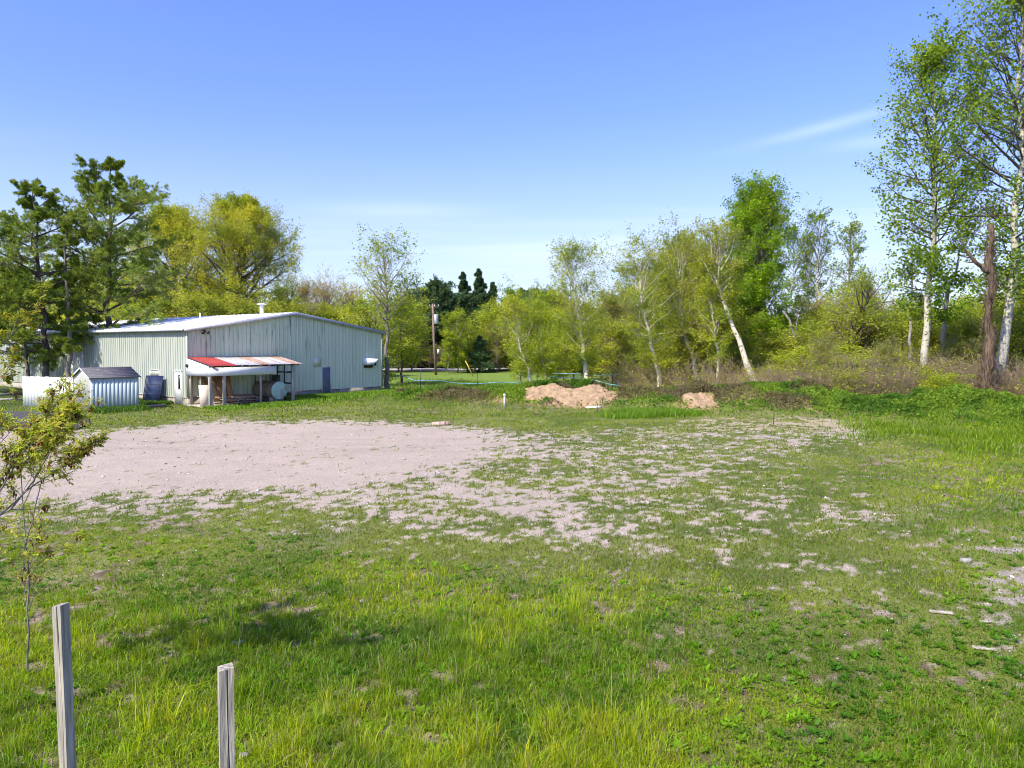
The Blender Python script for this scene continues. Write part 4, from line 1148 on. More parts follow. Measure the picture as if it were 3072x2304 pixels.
def forest():
    # ---- the pines at the left
    T = tree_px('pine_tree', 'tallest white pine, rising behind the blue shed with long level boughs', 'pine tree', [(318, 1195), (318, 1080), (322, 900), (330, 720), (320, 560), (325, 478)], 56, 165, dict(S_pine, n1=46, cb=.20, m2=11, whorl=13), 21, leafm='needle', r0=.30)
    tree_px('pine_tree', 'broad white pine left of the tallest, its trunk behind the white fence', 'pine tree', [(152, 1200), (140, 1090), (132, 900), (122, 700), (108, 550)], 54, 170, dict(S_pine, n1=34, cb=.24, m2=10), 22, leafm='needle', r0=.26)
    tree_px('pine_tree', 'thin pine with bare grey middle trunk between two fuller pines', 'pine tree', [(212, 1200), (206, 1080), (202, 900), (196, 760), (200, 640)], 53, 95, dict(S_pine, n1=20, cb=.22, m2=8, prof=((0, .06, .12, .5, .8, 1), (1.0, 1.05, .35, .4, .35, .1)), pal=PG + [(.16, .19, .03)]), 23, leafm='needle', bark='grey_bark', r0=.22)
    tree_px('pine_tree', 'slim leaning pine trunk with low boughs at the far left of the fence', 'pine tree', [(92, 1200), (76, 1060), (60, 940), (40, 800)], 54, 130, dict(S_pine, n1=22, cb=.36, m2=9), 24, leafm='needle', r0=.15)
    tree_px('pine_tree', 'dense pine cut off by the left edge of the view', 'pine tree', [(-90, 1200), (-85, 900), (-80, 700)], 57, 150, dict(S_pine, n1=40, m2=9, cb=.28), 25, leafm='needle', r0=.25)
    # ---- broad spring maples behind the building
    tree_px('maple_tree', 'huge round golden green maple behind the building roof', 'maple tree', [(725, 1120), (722, 960), (720, 800), (728, 588)], 76, 212, dict(S_map, dome=(.66, .42), n1=80, m2=11, m3=7), 31, r0=.45)
    tree_px('maple_tree', 'golden green maple between the tallest pine and the round maple', 'maple tree', [(530, 1120), (530, 960), (525, 800), (500, 618)], 78, 165, dict(S_map, dome=(.66, .42), n1=64, m2=10), 32, r0=.38)
    tree_px('bare_tree', 'bronze budding bare-twigged tree right of the roof flue', 'tree', [(980, 1110), (978, 980), (972, 805)], 92, 88, dict(S_bud, n1=44), 33, bark='twig', r0=.3)
    tree_px('bare_tree', 'smaller bronze budding tree beside the round maple', 'tree', [(915, 1110), (912, 1000), (918, 840)], 94, 60, dict(S_bud, n1=36), 34, bark='twig', r0=.25)
    # low yellow green mass behind the roof
    sh = tree_px('shrub_tree', 'bushy golden shrub just above the roof beside the pine bough', 'shrub', [(470, 1115), (468, 980), (470, 865)], 68, 85, dict(S_shr, leaves=8, size=.17, n1=44, pal=YB + YG), 35)
    for k, (px, D, s, lab) in enumerate([(600, 70, 1.0, 'low golden shrub above the middle of the roof'), (700, 71, .95, 'low golden shrub under the round maple near the thin roof pipe'), (800, 72, .9, 'golden shrub left of the white roof flue'), (900, 74, .92, 'golden shrub behind the roof flue'), (990, 76, .9, 'golden shrub behind the falling roof edge'), (385, 70, 1.0, 'dark golden shrub behind the lowest pine boughs'), (250, 74, 1.1, 'golden shrub behind the pine trunks'), (60, 76, 1.1, 'golden shrub at the far left behind the pines')]):
        x = at(px, Y0, D)[0]; dup(sh, (x, D, 0), k * 1.3, s, lab, 'shrubs behind the roof')
    # ---- slim tree at the right end of the building
    tree_px('slender_tree', 'slender open-crowned tree at the right corner of the building', 'tree', [(1163, 1178), (1162, 1060), (1158, 900), (1160, 800), (1150, 676)], 60, 98, dict(S_asp, cb=.42, n1=44, pal=MG + YG, e0=35, thin=.8, size=.15), 41, bark='grey_bark', r0=.20)
    tree_px('leafy_tree', 'yellow green leafy tree wrapping the foot of the slender tree', 'tree', [(1120, 1172), (1120, 1060), (1100, 850)], 66, 85, dict(S_yng, n1=40, leaves=8, cb=.06), 42)
    tree_px('leafy_tree', 'yellow green leafy tree right of the slender tree', 'tree', [(1205, 1165), (1205, 1050), (1200, 870)], 70, 70, dict(S_yng, n1=36, leaves=7, cb=.25), 43)
    # ---- dark conifers beyond the road
    c1 = tree_px('dark_conifer', 'dark rounded pine behind the utility pole', 'conifer', [(1302, 1112), (1302, 1000), (1302, 842)], 118, 92, dict(S_con, prof=ROUND, n1=110, m2=10, leaves=4), 51, leafm='needle')
    c2 = tree_px('dark_conifer', 'tallest dark conifer beyond the road', 'conifer', [(1437, 1112), (1437, 1000), (1437, 808)], 120, 58, dict(S_con, n1=110, m2=9, leaves=4), 52, leafm='needle')
    for k, (px, D, s, pr, lab) in enumerate([(1390, 121, .97, c2, 'dark conifer left of the tallest one beyond the road'), (1475, 119, .86, c2, 'dark conifer right of the tallest one beyond the road'), (1250, 116, .82, c1, 'dark conifer between the slender tree and the utility pole'), (1350, 122, .85, c1, 'dark conifer between the pole and the tallest conifer'), (1580, 124, .93, c1, 'dark conifer crown above the woods right of the tallest conifer'), (1640, 122, .9, c1, 'dark conifer crown left of the first tall birch')]):
        x = at(px, Y0, D)[0]; dup(pr, (x, D, 0), k * 2.1, s, lab, 'dark conifers beyond the road')
    tree_px('spruce_tree', 'small dark green spruce right of the utility pole', 'spruce', [(1442, 1120), (1442, 1060), (1440, 1008)], 98, 42, dict(S_con, n1=50, size=.22, nw=.05), 53, leafm='needle')
    # ---- white-stemmed trees along the berm, left to right
    tree_px('birch_tree', 'young pale birch with forked white stem left of the sand pile', 'birch', [(1600, 1172), (1590, 1120), (1570, 1050), (1555, 960), (1552, 868)], 60, 78, dict(S_bir, n1=34, cb=.2), 61, bark='birch', r0=.15)
    tree_px('birch_tree', 'tall airy birch rising behind the right end of the sand pile', 'birch', [(1768, 1172), (1756, 1090), (1742, 980), (1730, 860), (1705, 715)], 58, 82, dict(S_bir, n1=56), 62, bark='birch', r0=.20)
    tree_px('birch_tree', 'very thin curved birch sapling over the sand pile', 'birch', [(1645, 1168), (1630, 1080), (1620, 1000), (1615, 900)], 59, 50, dict(S_bir, n1=26), 63, bark='white_twig', r0=.07)
    tree_px('birch_tree', 'birch with long crooked low limbs midway along the berm', 'birch', [(1982, 1168), (1974, 1080), (1950, 970), (1930, 860), (1915, 700)], 57, 108, dict(S_bir, n1=56, e0=10, wander=.16), 64, bark='birch', r0=.20)
    tree_px('birch_tree', 'dark-based leaning birch left of the thin straight one', 'birch', [(2102, 1170), (2080, 1060), (2050, 950), (2040, 820), (2050, 660)], 59, 85, dict(S_bir, n1=56, pal=YB + YG), 65, bark='birch', r0=.20)
    tree_px('birch_tree', 'second dark-based birch leaning close to its left neighbour', 'birch', [(2142, 1170), (2115, 1040), (2090, 940), (2080, 800), (2095, 690)], 60, 75, dict(S_bir, n1=44, pal=YB + YG), 66, bark='birch', r0=.18)
    tree_px('birch_tree', 'thin straight white birch before the leaning trunk', 'birch', [(2156, 1172), (2152, 1060), (2140, 940), (2126, 830), (2120, 760)], 55, 60, dict(S_bir, n1=36, cb=.25), 67, bark='birch', r0=.11)
    tree_px('birch_tree', 'thick white birch leaning left in front of the bright green poplar', 'birch', [(2280, 1176), (2245, 1080), (2215, 980), (2175, 860), (2162, 760), (2160, 650)], 54, 75, dict(S_bir, n1=34, cb=.60, thick=1.2, pal=YG + YB), 68, bark='birch', r0=.27)
    tree_px('poplar_tree', 'dense bright green poplar, fullest crown of the wood edge', 'poplar', [(2290, 1165), (2286, 1000), (2275, 800), (2272, 538)], 64, 92, dict(S_pop, n1=72), 71, r0=.32)
    tree_px('poplar_tree', 'smaller bright green poplar leaning on the full one', 'poplar', [(2230, 1165), (2228, 1000), (2235, 800), (2240, 600)], 66, 58, dict(S_pop, n1=50, leaves=7), 72, r0=.24)
    # ---- greyer aspens behind
    for k, (px, top, D, wd, s, lab) in enumerate([(2385, 660, 80, 55, 81, 'grey-green aspen just right of the bright poplar'), (2462, 618, 78, 62, 82, 'tall thin grey-green aspen between the poplar and apple tree'), (2550, 650, 74, 52, 83, 'dark-stemmed aspen above the crooked apple tree'), (2425, 690, 84, 45, 84, 'small distant aspen right of the bright poplar')]):
        tree_px('aspen_tree', lab, 'aspen', [(px - 15, 1150), (px - 8, 1000), (px - 5, 850), (px, top)], D, wd, dict(S_asp, n1=38, cb=.45, size=.18, e0=25, thin=.7, prof=COLM, twr=.012, leaves=4), s, bark='aspen' if k != 2 else 'bark', r0=.17)
    tree_px('apple_tree', 'crooked dark-limbed apple tree in front of the grey aspens', 'apple tree', [(2560, 1165), (2558, 1040), (2575, 960), (2600, 850), (2625, 795)], 57, 110, dict(S_bir, n1=34, cb=.25, e0=15, e1=55, wander=.2, pal=YG, m2=7, leaves=5, thick=1.8, prof=ROUND), 85, bark='bark', r0=.17)
    # ---- the two tall aspens at the right
    tree_px('aspen_tree', 'tall white-trunked aspen, left one of the two giants at right', 'aspen', [(2768, 1185), (2778, 1060), (2793, 850), (2803, 640), (2798, 400), (2800, 105)], 47, 165, dict(S_asp, n1=80, cb=.24, m2=9, m3=5, leaves=6, size=.17, spread=.16, twr=.004, thick=1.0, e0=-5, prof=((0, .12, .35, .6, .85, 1), (.32, .55, 1, .85, .6, .1))), 91, bark='aspen', r0=.26)
    tree_px('aspen_tree', 'tallest aspen with massive pale trunk near the right edge', 'aspen', [(2992, 1215), (3003, 1100), (3011, 1000), (3019, 850), (3026, 640), (3036, 400), (3042, 120), (3046, -110)], 44, 190, dict(S_asp, n1=86, cb=.27, m2=9, m3=5, leaves=6, size=.17, spread=.16, twr=.004, thick=1.0, e0=0, prof=((0, .15, .4, .7, .9, 1), (.5, .85, 1, .9, .6, .1))), 92, bark='aspen', r0=.31)
    tree_px('aspen_tree', 'leafy aspen half outside the right edge of the view', 'aspen', [(3190, 1200), (3190, 900), (3180, 500)], 46, 140, dict(S_asp, n1=50), 93, bark='aspen', r0=.2)
    # ---- snags
    def snag(label, pts, D, r0, branches, bark='dead', rt=.5, shag=0):
        x = at(*pts[0], D)[0]; z = tz(x, D) - .1
        P = path_px(pts, D); P[0, 2] = z; P = resample(P, 16); rng = np.random.default_rng(int(pts[0][0]))
        P[1:] += rng.normal(size=(15, 3)) * (.08 if shag else .03)
        Rr = r0 * np.linspace(1, rt, 16) * rng.uniform(.88, 1.12, 16); Rr[0] *= 1.4
        T = empty('dead_tree', (x, D, z)); tag(T, label, 'dead tree')
        if shag: Rr = Rr * rng.uniform(.72, 1.28, 16)
        m = MB(); m.tube(P - [x, D, z], Rr, 9); m.build('trunk', M[bark], T, smooth=True)
        for bp, br in branches:
            Q = resample(path_px(bp, D), 9); Q += rng.normal(size=Q.shape) * .02; Q[1:, 1] += np.linspace(0, rng.uniform(-.6, .6), 8)
            m = MB(); m.tube(Q - [x, D, z], br * np.linspace(1, .3, 9), 6)
            tp, tr, tl = spawn((Q - [x, D, z])[None], (br * np.linspace(1, .3, 9))[None], np.array([np.linalg.norm(Q[-1] - Q[0])]), 6, rng, .2, 1, (30, 70), (.25, .5), .2, 5, .2)
            v, q = tubes(tp, tr, 4); m.add(v, q)
            m.build('limb', M[bark], T, smooth=True)
        if shag:
            n = shag; hh = rng.uniform(0, .98, n); f = hh * 15; i = f.astype(int); c = P[i] * (1 - (f - i)[:, None]) + P[np.minimum(i + 1, 15)] * (f - i)[:, None] - [x, D, z]
            a = rng.uniform(0, 6.28, n); rad = Rr[i] * rng.uniform(.9, 1.5, n)
            s = c + np.stack([np.cos(a) * rad, np.sin(a) * rad, np.zeros(n)], 1)
            d = nrm(np.stack([np.cos(a) * .25, np.sin(a) * .25, rng.choice([-1., 1.], n)], 1) + rng.normal(size=(n, 3)) * .18)
            p_, r_, l_ = grow(s, d, rng.uniform(.3, 1.3, n), np.full(n, .014), rng, 6, .22, -.3)
            v, q = tubes(p_, r_, 3); m = MB(); m.add(v, q); m.build('vines', M['vine'], T)
    snag('shaggy vine-wrapped dead trunk between the two tall aspens', [(2950, 1235), (2958, 1130), (2968, 1000), (2972, 860), (2978, 760), (2972, 672)], 42, .29, [([(2966, 820), (2925, 780), (2900, 745), (2893, 718)], .14)], 'vine', .55, 420)
    snag('dead grey trunk forking into a curved arm right of the left giant aspen', [(2828, 1180), (2832, 1000), (2842, 880), (2845, 850)], 52, .19, [([(2845, 860), (2870, 820), (2884, 775), (2887, 742)], .11), ([(2842, 865), (2832, 820), (2835, 800)], .09)], 'dead', .7)
    snag('pale dead tree with a right-hand elbow limb left of the giant aspen', [(2730, 1180), (2730, 1000), (2735, 900), (2734, 820)], 54, .14, [([(2738, 925), (2765, 895), (2782, 878)], .07), ([(2732, 880), (2755, 868), (2780, 876)], .05), ([(2734, 850), (2715, 825), (2700, 810)], .04), ([(2732, 895), (2712, 870), (2700, 850)], .035)], 'dead', .5)
    snag('thin broken grey trunk leaning among shrubs right of the poplar', [(2400, 1150), (2385, 1020), (2365, 955), (2350, 935)], 60, .13, [([(2385, 1010), (2392, 960), (2388, 940)], .08)], 'dead', .6)
    snag('torn brown stump at the foot of the leaning white birch', [(2238, 1176), (2240, 1130), (2236, 1085)], 55, .40, [], 'vine', .55, 90)
    # ---- utility pole
    D = 91; x = at(1308, Y0, D)[0]
    U = empty('utility_pole', (x, D, tz(x, D))); tag(U, 'brown wooden utility pole with a grey transformer beyond the lawn', 'utility pole')
    s_ = D / F
    top = at(1300, 910, D)[2]
    m = MB(); m.tube([[0, 0, -.2], [-.25, 0, top * .5], [-.38, 0, top]], [.17, .15, .12], 10); m.build('pole', M['pole'], U, smooth=True)
    m = MB(); m.beam((-.38 - .45, 0, top - .28), (-.38 + .75, 0, top - .45), .09, .09); m.build('crossarm', M['pole'], U)
    m = MB()
    for dx in (-.4, .25, .7): m.tube([[-.38 + dx, 0, top - .30], [-.38 + dx, 0, top - .1]], [.05, .035], 8)
    m.build('insulator', M['white'], U)
    zt = at(1300, 942, D)[2]
    m = MB(); m.tube([[.02, -.05, zt - 1.15], [.02, -.05, zt - 1.1], [.02, -.05, zt - .05], [.02, -.05, zt]], [.24, .27, .27, .2], 14); m.build('transformer', M['galv'], U)
    m = MB(); m.box(.15, .38, -.12, .0, 2.6, 3.1); m.build('meter_box', M['white'], U)
    # service wire to the building
    a = np.array([x - .38, D, zt + .1]); b_ = np.array([*w2(15.0, 12), 4.4]); P = np.array([a + (b_ - a) * t - np.array([0, 0, 1.2 * 4 * t * (1 - t)]) for t in np.linspace(0, 1, 14)])
    m = MB(); m.tube(P, .03, 5); single('service_wire', m, M['blackp'], 'sagging black wire from the utility pole to the building', 'wire')
    a = at(1396, 1082, 86); b_ = at(1420, 1121, 86); b_[2] = tz(b_[0], 86)
    m = MB(); m.tube([a - b_, [0, 0, 0]], .05, 8); single('guy_wire_guard', m, M['yellow'], 'slanting yellow guy-wire guard right of the utility pole', 'wire guard', tuple(b_))
    # ---- blue sap tubing strung on black posts behind the berm
    POSTS = [(460, 1160, 0), (1261, 1178, 54, 1108), (1431, 1166, 58, 1122), (1565, 1165, 60, 1142), (1600, 1168, 58, 1140), (1611, 1166, 61, 1128), (1743, 1172, 56, 1118), (1782, 1170, 57, 1135), (1838, 1172, 58, 1098), (1857, 1166, 57, 1140)]
    nm = ['leftmost black tubing post beside the grassy mound', 'black tubing post right of the yellow guard', 'short black post left of the young birch', 'black post at the foot of the young birch', 'black post just right of the young birch', 'tall black post left of the tall airy birch', 'black post touching the tall airy birch', 'grey stick-like post right of the tall airy birch', 'rightmost black tubing post before the crooked birch']
    for (px, pb, D, pt), lab in zip(POSTS[1:], nm):
        x = at(px, Y0, D)[0]; z = tz(x, D); h_ = at(px, pt, D)[2] - z
        m = MB(); m.beam((0, 0, -.1), (.02, 0, h_), .07, .02); m.beam((.0, -.02, -.1), (.02, -.02, h_), .02, .05)
        single('fence_post', m, M['blackp'], lab, 'post', (x, D, z), group='black posts behind the berm')
    LN = [([(1205, 1126, 60), (1240, 1141, 57), (1262, 1141, 54), (1330, 1143, 56), (1360, 1150, 57), (1431, 1152, 58), (1500, 1146, 59), (1565, 1150, 60), (1600, 1152, 58)], .035, 'long blue tube sagging from the building side to the young birch'),
          ([(1282, 1170, 53), (1345, 1171, 53), (1406, 1176, 53)], .03, 'short blue tube low over the grass left of the berm'),
          ([(1600, 1152, 58), (1660, 1158, 58), (1743, 1160, 56), (1782, 1162, 57)], .03, 'lowest blue tube just above the sand pile'),
          ([(1611, 1145, 61), (1670, 1150, 60), (1745, 1153, 57)], .035, 'middle blue tube above the sand pile'),
          ([(1650, 1128, 64), (1680, 1134, 63), (1743, 1134, 60)], .035, 'upper blue tube left of the tall airy birch'),
          ([(1655, 1120, 68), (1700, 1121, 68), (1743, 1122, 66)], .03, 'topmost faint blue tube left of the tall airy birch'),
          ([(1743, 1138, 56), (1782, 1140, 57), (1825, 1152, 57), (1857, 1157, 57)], .035, 'blue tube slanting down right of the tall airy birch'),
          ([(1782, 1127, 66), (1830, 1124, 67), (1870, 1120, 68)], .03, 'faint blue tube behind and right of the tall airy birch')]
    for pts, r, lab in LN:
        P = resample([at(a, b_, d) for a, b_, d in pts], 20)
        m = MB(); m.tube(P, r, 6); single('tubing', m, M['bluetube'], lab, 'tubing', group='blue sap tubing')
    # ---- little things by the berm and in the yard
    def stake(px, pb, pt, r, mt, lab, cap=False):
        p = gpt(px, pb); z = tz(p[0], p[1]); h_ = at(px, pt, p[1])[2] - z
        m = MB(); m.tube([[0, 0, -.1], [.01, 0, h_]], r, 8)
        if cap: m.tube([[.01, 0, h_ - .12], [.01, 0, h_ + .01]], r * 1.6, 8)
        single('stake', m, M[mt], lab, 'stake', (p[0], p[1], z))
    stake(1513, 1222, 1182, .045, 'white', 'white capped pipe stake standing before the sand pile', True)
    stake(1791, 1244, 1208, .02, 'dark', 'thin dark rod in the grass before the right end of the sand pile')
    stake(2321, 1274, 1240, .022, 'dark', 'thin dark rod in the dry grass right of the small sand heap')
    def slab(px, py, sx, sy, h_, rot, mt, lab, name, cat, group=None):
        p = gpt(px, py); rng = np.random.default_rng(int(px))
        m = MB(); V = np.array([[x_, y_, z_] for z_ in (0, h_) for y_ in (-sy / 2, sy / 2) for x_ in (-sx / 2, sx / 2)]) * rng.uniform(.85, 1.1, (8, 3))
        m.add(V, [[0, 2, 3, 1], [4, 5, 7, 6], [0, 1, 5, 4], [2, 6, 7, 3], [0, 4, 6, 2], [1, 3, 7, 5]])
        single(name, m, M[mt], lab, cat, (p[0], p[1], tz(p[0], p[1]) + .01), (rng.uniform(-.06, .06), rng.uniform(-.06, .06), rot), group, bevel=.006)
    slab(2824, 1841, .29, .07, .03, -.45, 'conc_w', 'pale broken board lying right of the last gravel patch', 'board', 'board')
    slab(2952, 1951, .27, .06, .03, -.35, 'conc_w', 'pale broken board lowest at the right near the bare path', 'board', 'board')
    slab(2958, 1871, .18, .05, .025, 0, 'conc_w', 'small pale board chip beside the bare path', 'board', 'board')
    slab(2898, 1688, .16, .10, .06, .2, 'stone', 'single white stone in the grass at the right', 'stone', 'stone')
    slab(712, 1934, .16, .08, .035, .3, 'stone', 'flat grey stone in the bare soil at lower left', 'stone', 'stone')
    slab(1085, 1808, .06, .05, .04, .3, 'stone', 'small white stone at the lower middle', 'stone', 'stone')
    slab(732, 2276, .08, .07, .04, .3, 'stone', 'white stone at the bottom right of the short post', 'stone', 'stone')
    slab(1778, 1227, .85, .5, .10, .1, 'white', 'flat white plastic scrap before the sand pile', 'plastic_scrap', 'scrap')
    slab(1257, 1203, 1.1, .25, .08, .1, 'conc_w', 'broken pale board in the grass near the building corner', 'board', 'board')
    slab(1323, 1274, .8, .5, .14, .2, 'rust', 'rust coloured dirt clod at the gravel edge', 'dirt_clod', 'clod')
    slab(2107, 1224, .35, .3, .3, .1, 'white', 'small white lump at the foot of the small sand heap', 'plastic_scrap', 'scrap')
    slab(1813, 1106, .9, .3, .8, .4, 'redp', 'small red object half hidden under the trees beyond the tubing', 'red_scrap', 'scrap')
    # ---- sand piles
    def pile(px0, px1, D, h_, lab, seed, name='sand_pile', depth=1.6):
        x0 = at(px0, Y0, D)[0]; x1 = at(px1, Y0, D)[0]; rng = np.random.default_rng(seed)
        nx, ny = 90, 46; cx = (x0 + x1) / 2; hx = (x1 - x0) / 2
        u, v = np.meshgrid(np.linspace(-1, 1, nx), np.linspace(-1, 1, ny), indexing='ij')
        X = cx + u * hx; Y = D - .5 + v * depth
        prof = (1 - np.abs(u) ** 2.2) * (.78 + .22 * np.cos(u * 5.2 + seed)) * np.clip(1 - np.abs(v) ** 1.8, 0, 1) * (.55 + .9 * fbm(X, Y, 1.1, 3, 6))
        nz = fbm(X, Y, .9, 4, 2); edge = sstep(.04, .3, prof - .45 * (fbm(X, Y, 1.7, 3, 1) - .35))
        Z = gz(X, Y) - .12 + (h_ * prof * (.8 + .4 * nz) + .12) * edge + .26 * (fbm(X, Y, 3.2, 4, 4, .65) - .5) * edge
        V = np.stack([X, Y, Z], -1).reshape(-1, 3); i = np.arange(nx * ny).reshape(nx, ny)
        Q = np.stack([i[:-1, :-1], i[1:, :-1], i[1:, 1:], i[:-1, 1:]], -1).reshape(-1, 4)
        V[:, 1] -= D; V[:, 0] -= cx
        o = link(name, mesh_np(name, V, [Q], M['sand'], smooth=True), loc=(cx, D, 0)); tag(o, lab, 'sand pile')
    M['sand'] = noisy('orange_sand', (.24, .155, .085), (.40, .275, .16), 3.0, .95, bump=1.0, detail=10, c3=(.26, .19, .12), s3=2.4)
    pile(1555, 1700, 46.6, .30, 'orange sand pile, left hump on the berm', 3)
    pile(1640, 1870, 45.6, .36, 'long orange sand pile, right hump ending by the dark weeds', 5, depth=1.9)
    pile(2030, 2150, 42.2, .32, 'small round orange sand heap on the green berm', 8, depth=1.3)
    pile(1480, 1530, 46.5, .18, 'little sand spill left of the orange pile', 9, depth=.9)
forest()

# ------------------------------------------------------------------ the wood behind
def woods():
    G = 'trees in the wood behind the berm'
    def proto(name, cat, h_, R_, spec, seed, bark, leafm='leaf', r0=None):
        sp = dict(spec); sp['R'] = R_
        rng = np.random.default_rng(seed)
        P = np.array([[0, 0, 0], [rng.normal() * .2, rng.normal() * .2, h_ * .4], [rng.normal() * .5, rng.normal() * .5, h_]])
        wd, lf = build_tree(P, r0 or h_ * .010 + .02, sp, seed)
        return (name, cat, woodmesh(wd, bark), mesh_np('crown', lf[0], [lf[1]], M[leafm], lf[2]), h_)
    K = {
        'y1': proto('young_tree', 'tree', 8, 2.2, dict(S_yng, n1=40), 101, 'grey_bark'),
        'y2': proto('young_tree', 'tree', 9, 1.8, dict(S_yng, n1=40, pal=YG + MG, prof=COLM), 102, 'white_twig'),
        'y3': proto('young_tree', 'tree', 6, 2.3, dict(S_yng, n1=34, pal=YG + YB, cb=.05), 103, 'bark'),
        'g1': proto('green_tree', 'tree', 9, 2.4, dict(S_yng, n1=44, pal=MG + YG, leaves=7), 104, 'bark'),
        'b1': proto('budding_tree', 'tree', 9, 2.3, dict(S_bud, n1=36), 105, 'twig'),
        'b2': proto('budding_tree', 'tree', 8, 2.0, dict(S_bud, n1=34, pal=YB, leaves=5, size=.12), 106, 'twig'),
        'a1': proto('aspen_tree', 'aspen', 12, 2.0, dict(S_asp, n1=36, cb=.4, size=.17, prof=COLM, e0=25, pal=AG + MG), 107, 'aspen'),
        's1': proto('leafy_shrub', 'shrub', 3.2, 1.7, dict(S_shr, pal=YG), 108, 'twig'),
        's2': proto('leafy_shrub', 'shrub', 3.6, 1.9, dict(S_shr, pal=YB + YG, leaves=4), 109, 'twig'),
        't1': proto('bare_shrub', 'shrub', 3.6, 2.0, dict(S_shr, pal=[(.30, .22, .11), (.24, .17, .10), (.28, .30, .05)], leaves=1, size=.10, n1=36, m2=6, m3=5, twr=.007), 110, 'twig'),
    }
    desc = {'y1': 'yellow-green round young tree', 'y2': 'yellow-green narrow young tree', 'y3': 'low golden-green tree', 'g1': 'mid green leafy tree', 'b1': 'bronze budding bare tree', 'b2': 'golden budding tree', 'a1': 'slim grey-green aspen', 's1': 'yellow-green leafy shrub', 's2': 'golden thin-leaved shrub', 't1': 'bare brown twiggy shrub'}
    items = []
    def put(k, px, top, D, rz=None, wx=1.0):
        items.append((k, px, top, D, wx))
    R = np.random.default_rng(77)
    # beyond the lawn and the road
    for k, px, top, D in [('y2', 1342, 985, 96), ('y2', 1372, 925, 97), ('y1', 1400, 955, 100), ('y1', 1470, 915, 104), ('y1', 1500, 900, 106), ('a1', 1520, 835, 116), ('g1', 1545, 900, 108), ('b2', 1490, 960, 102), ('y3', 1580, 960, 98), ('g1', 1620, 880, 104), ('y2', 1655, 860, 100), ('a1', 1605, 850, 118),
                          ('t1', 1195, 1040, 114), ('t1', 1225, 1030, 112), ('t1', 1258, 1025, 116), ('t1', 1288, 1030, 112), ('b1', 1240, 960, 124), ('b1', 1275, 965, 126), ('y1', 1232, 905, 104), ('g1', 1195, 890, 100), ('t1', 1500, 1040, 108), ('t1', 1530, 1030, 106), ('t1', 1470, 1050, 112), ('s1', 1400, 1075, 108), ('t1', 1320, 1045, 112),
                          ('y1', 1060, 930, 84), ('g1', 1010, 900, 92), ('b1', 1040, 850, 98), ('g1', 640, 800, 96), ('g1', 850, 830, 96), ('g1', 420, 840, 92), ('g1', 300, 760, 84), ('g1', 190, 800, 82), ('g1', 30, 780, 84), ('g1', -60, 760, 86)]:
        put(k, px, top, D)
    # behind the berm, front to back
    for k, px, top, D in [('y1', 1560, 1000, 72), ('y1', 1690, 930, 74), ('y3', 1660, 1010, 70), ('y2', 1720, 900, 76), ('y1', 1800, 880, 76), ('b2', 1830, 850, 72), ('y2', 1870, 870, 75), ('y3', 1850, 960, 68), ('b2', 1900, 870, 70), ('y1', 1935, 830, 74), ('y1', 1990, 800, 72), ('b2', 2010, 760, 74), ('y2', 2040, 780, 70), ('y3', 2020, 960, 64), ('y1', 2075, 720, 72), ('b2', 2110, 730, 75), ('y3', 2090, 930, 62), ('y1', 2130, 850, 66), ('y3', 2175, 900, 60), ('y2', 2185, 760, 70), ('b2', 2050, 690, 82),
                          ('y3', 2200, 1010, 60), ('y3', 2330, 985, 62), ('s1', 2345, 1050, 56), ('s1', 2390, 1040, 55), ('y3', 2380, 930, 66), ('y1', 2430, 900, 68), ('s1', 2450, 1030, 54), ('y3', 2480, 950, 58), ('g1', 2510, 900, 66), ('y1', 2560, 860, 70), ('y3', 2610, 920, 58), ('s2', 2600, 1050, 52), ('y3', 2650, 930, 60), ('b2', 2700, 900, 62), ('s1', 2530, 1060, 50), ('s2', 2690, 1040, 50), ('y3', 2700, 960, 58),
                          ('y1', 2760, 910, 66), ('y3', 2800, 960, 56), ('s1', 2770, 1085, 46), ('s2', 2830, 1050, 50), ('y1', 2860, 900, 64), ('y3', 2890, 950, 56), ('s2', 2900, 1050, 48), ('y1', 2930, 880, 66), ('y3', 3000, 930, 54), ('y1', 3045, 850, 58), ('g1', 3075, 770, 62), ('y3', 3100, 950, 50), ('s2', 3040, 1060, 46), ('y1', 3160, 860, 55), ('g1', 3240, 850, 58),
                          ('t1', 2350, 1110, 50), ('t1', 2430, 1100, 49.5), ('t1', 2500, 1110, 48.5), ('t1', 2580, 1100, 48), ('t1', 2650, 1080, 47.5), ('t1', 2700, 1100, 46), ('t1', 2850, 1070, 46), ('t1', 2900, 1085, 45), ('t1', 2960, 1080, 46), ('t1', 3050, 1100, 43), ('t1', 3120, 1090, 42), ('t1', 1930, 1090, 64), ('t1', 2040, 1100, 62), ('t1', 2180, 1090, 58), ('t1', 1760, 1080, 76), ('t1', 1860, 1080, 74),
                          ('t1', 2420, 1120, 46), ('s2', 2540, 1105, 45.5), ('t1', 2630, 1120, 44.5), ('t1', 2730, 1110, 44), ('s1', 2860, 1115, 42.5), ('t1', 2930, 1090, 43), ('b2', 2470, 1000, 50), ('b2', 2660, 1010, 49), ('b2', 2850, 1000, 48), ('b2', 2950, 1010, 47), ('t1', 2540, 1050, 48), ('t1', 2780, 1050, 47), ('t1', 3000, 1060, 45), ('t1', 2610, 1130, 45), ('t1', 2800, 1120, 44), ('s2', 2490, 1100, 50), ('t1', 1620, 1080, 84), ('t1', 1700, 1075, 82), ('b1', 2480, 900, 78), ('b1', 2640, 880, 80), ('b1', 2590, 830, 76), ('b1', 2880, 890, 78), ('a1', 2960, 880, 90), ('b1', 2760, 880, 84), ('b1', 2440, 880, 74), ('b1', 1960, 760, 84), ('a1', 1900, 760, 92), ('a1', 2020, 700, 90)]:
        put(k, px, top, D)
    items.sort(key=lambda t: t[1])
    cnt = {}
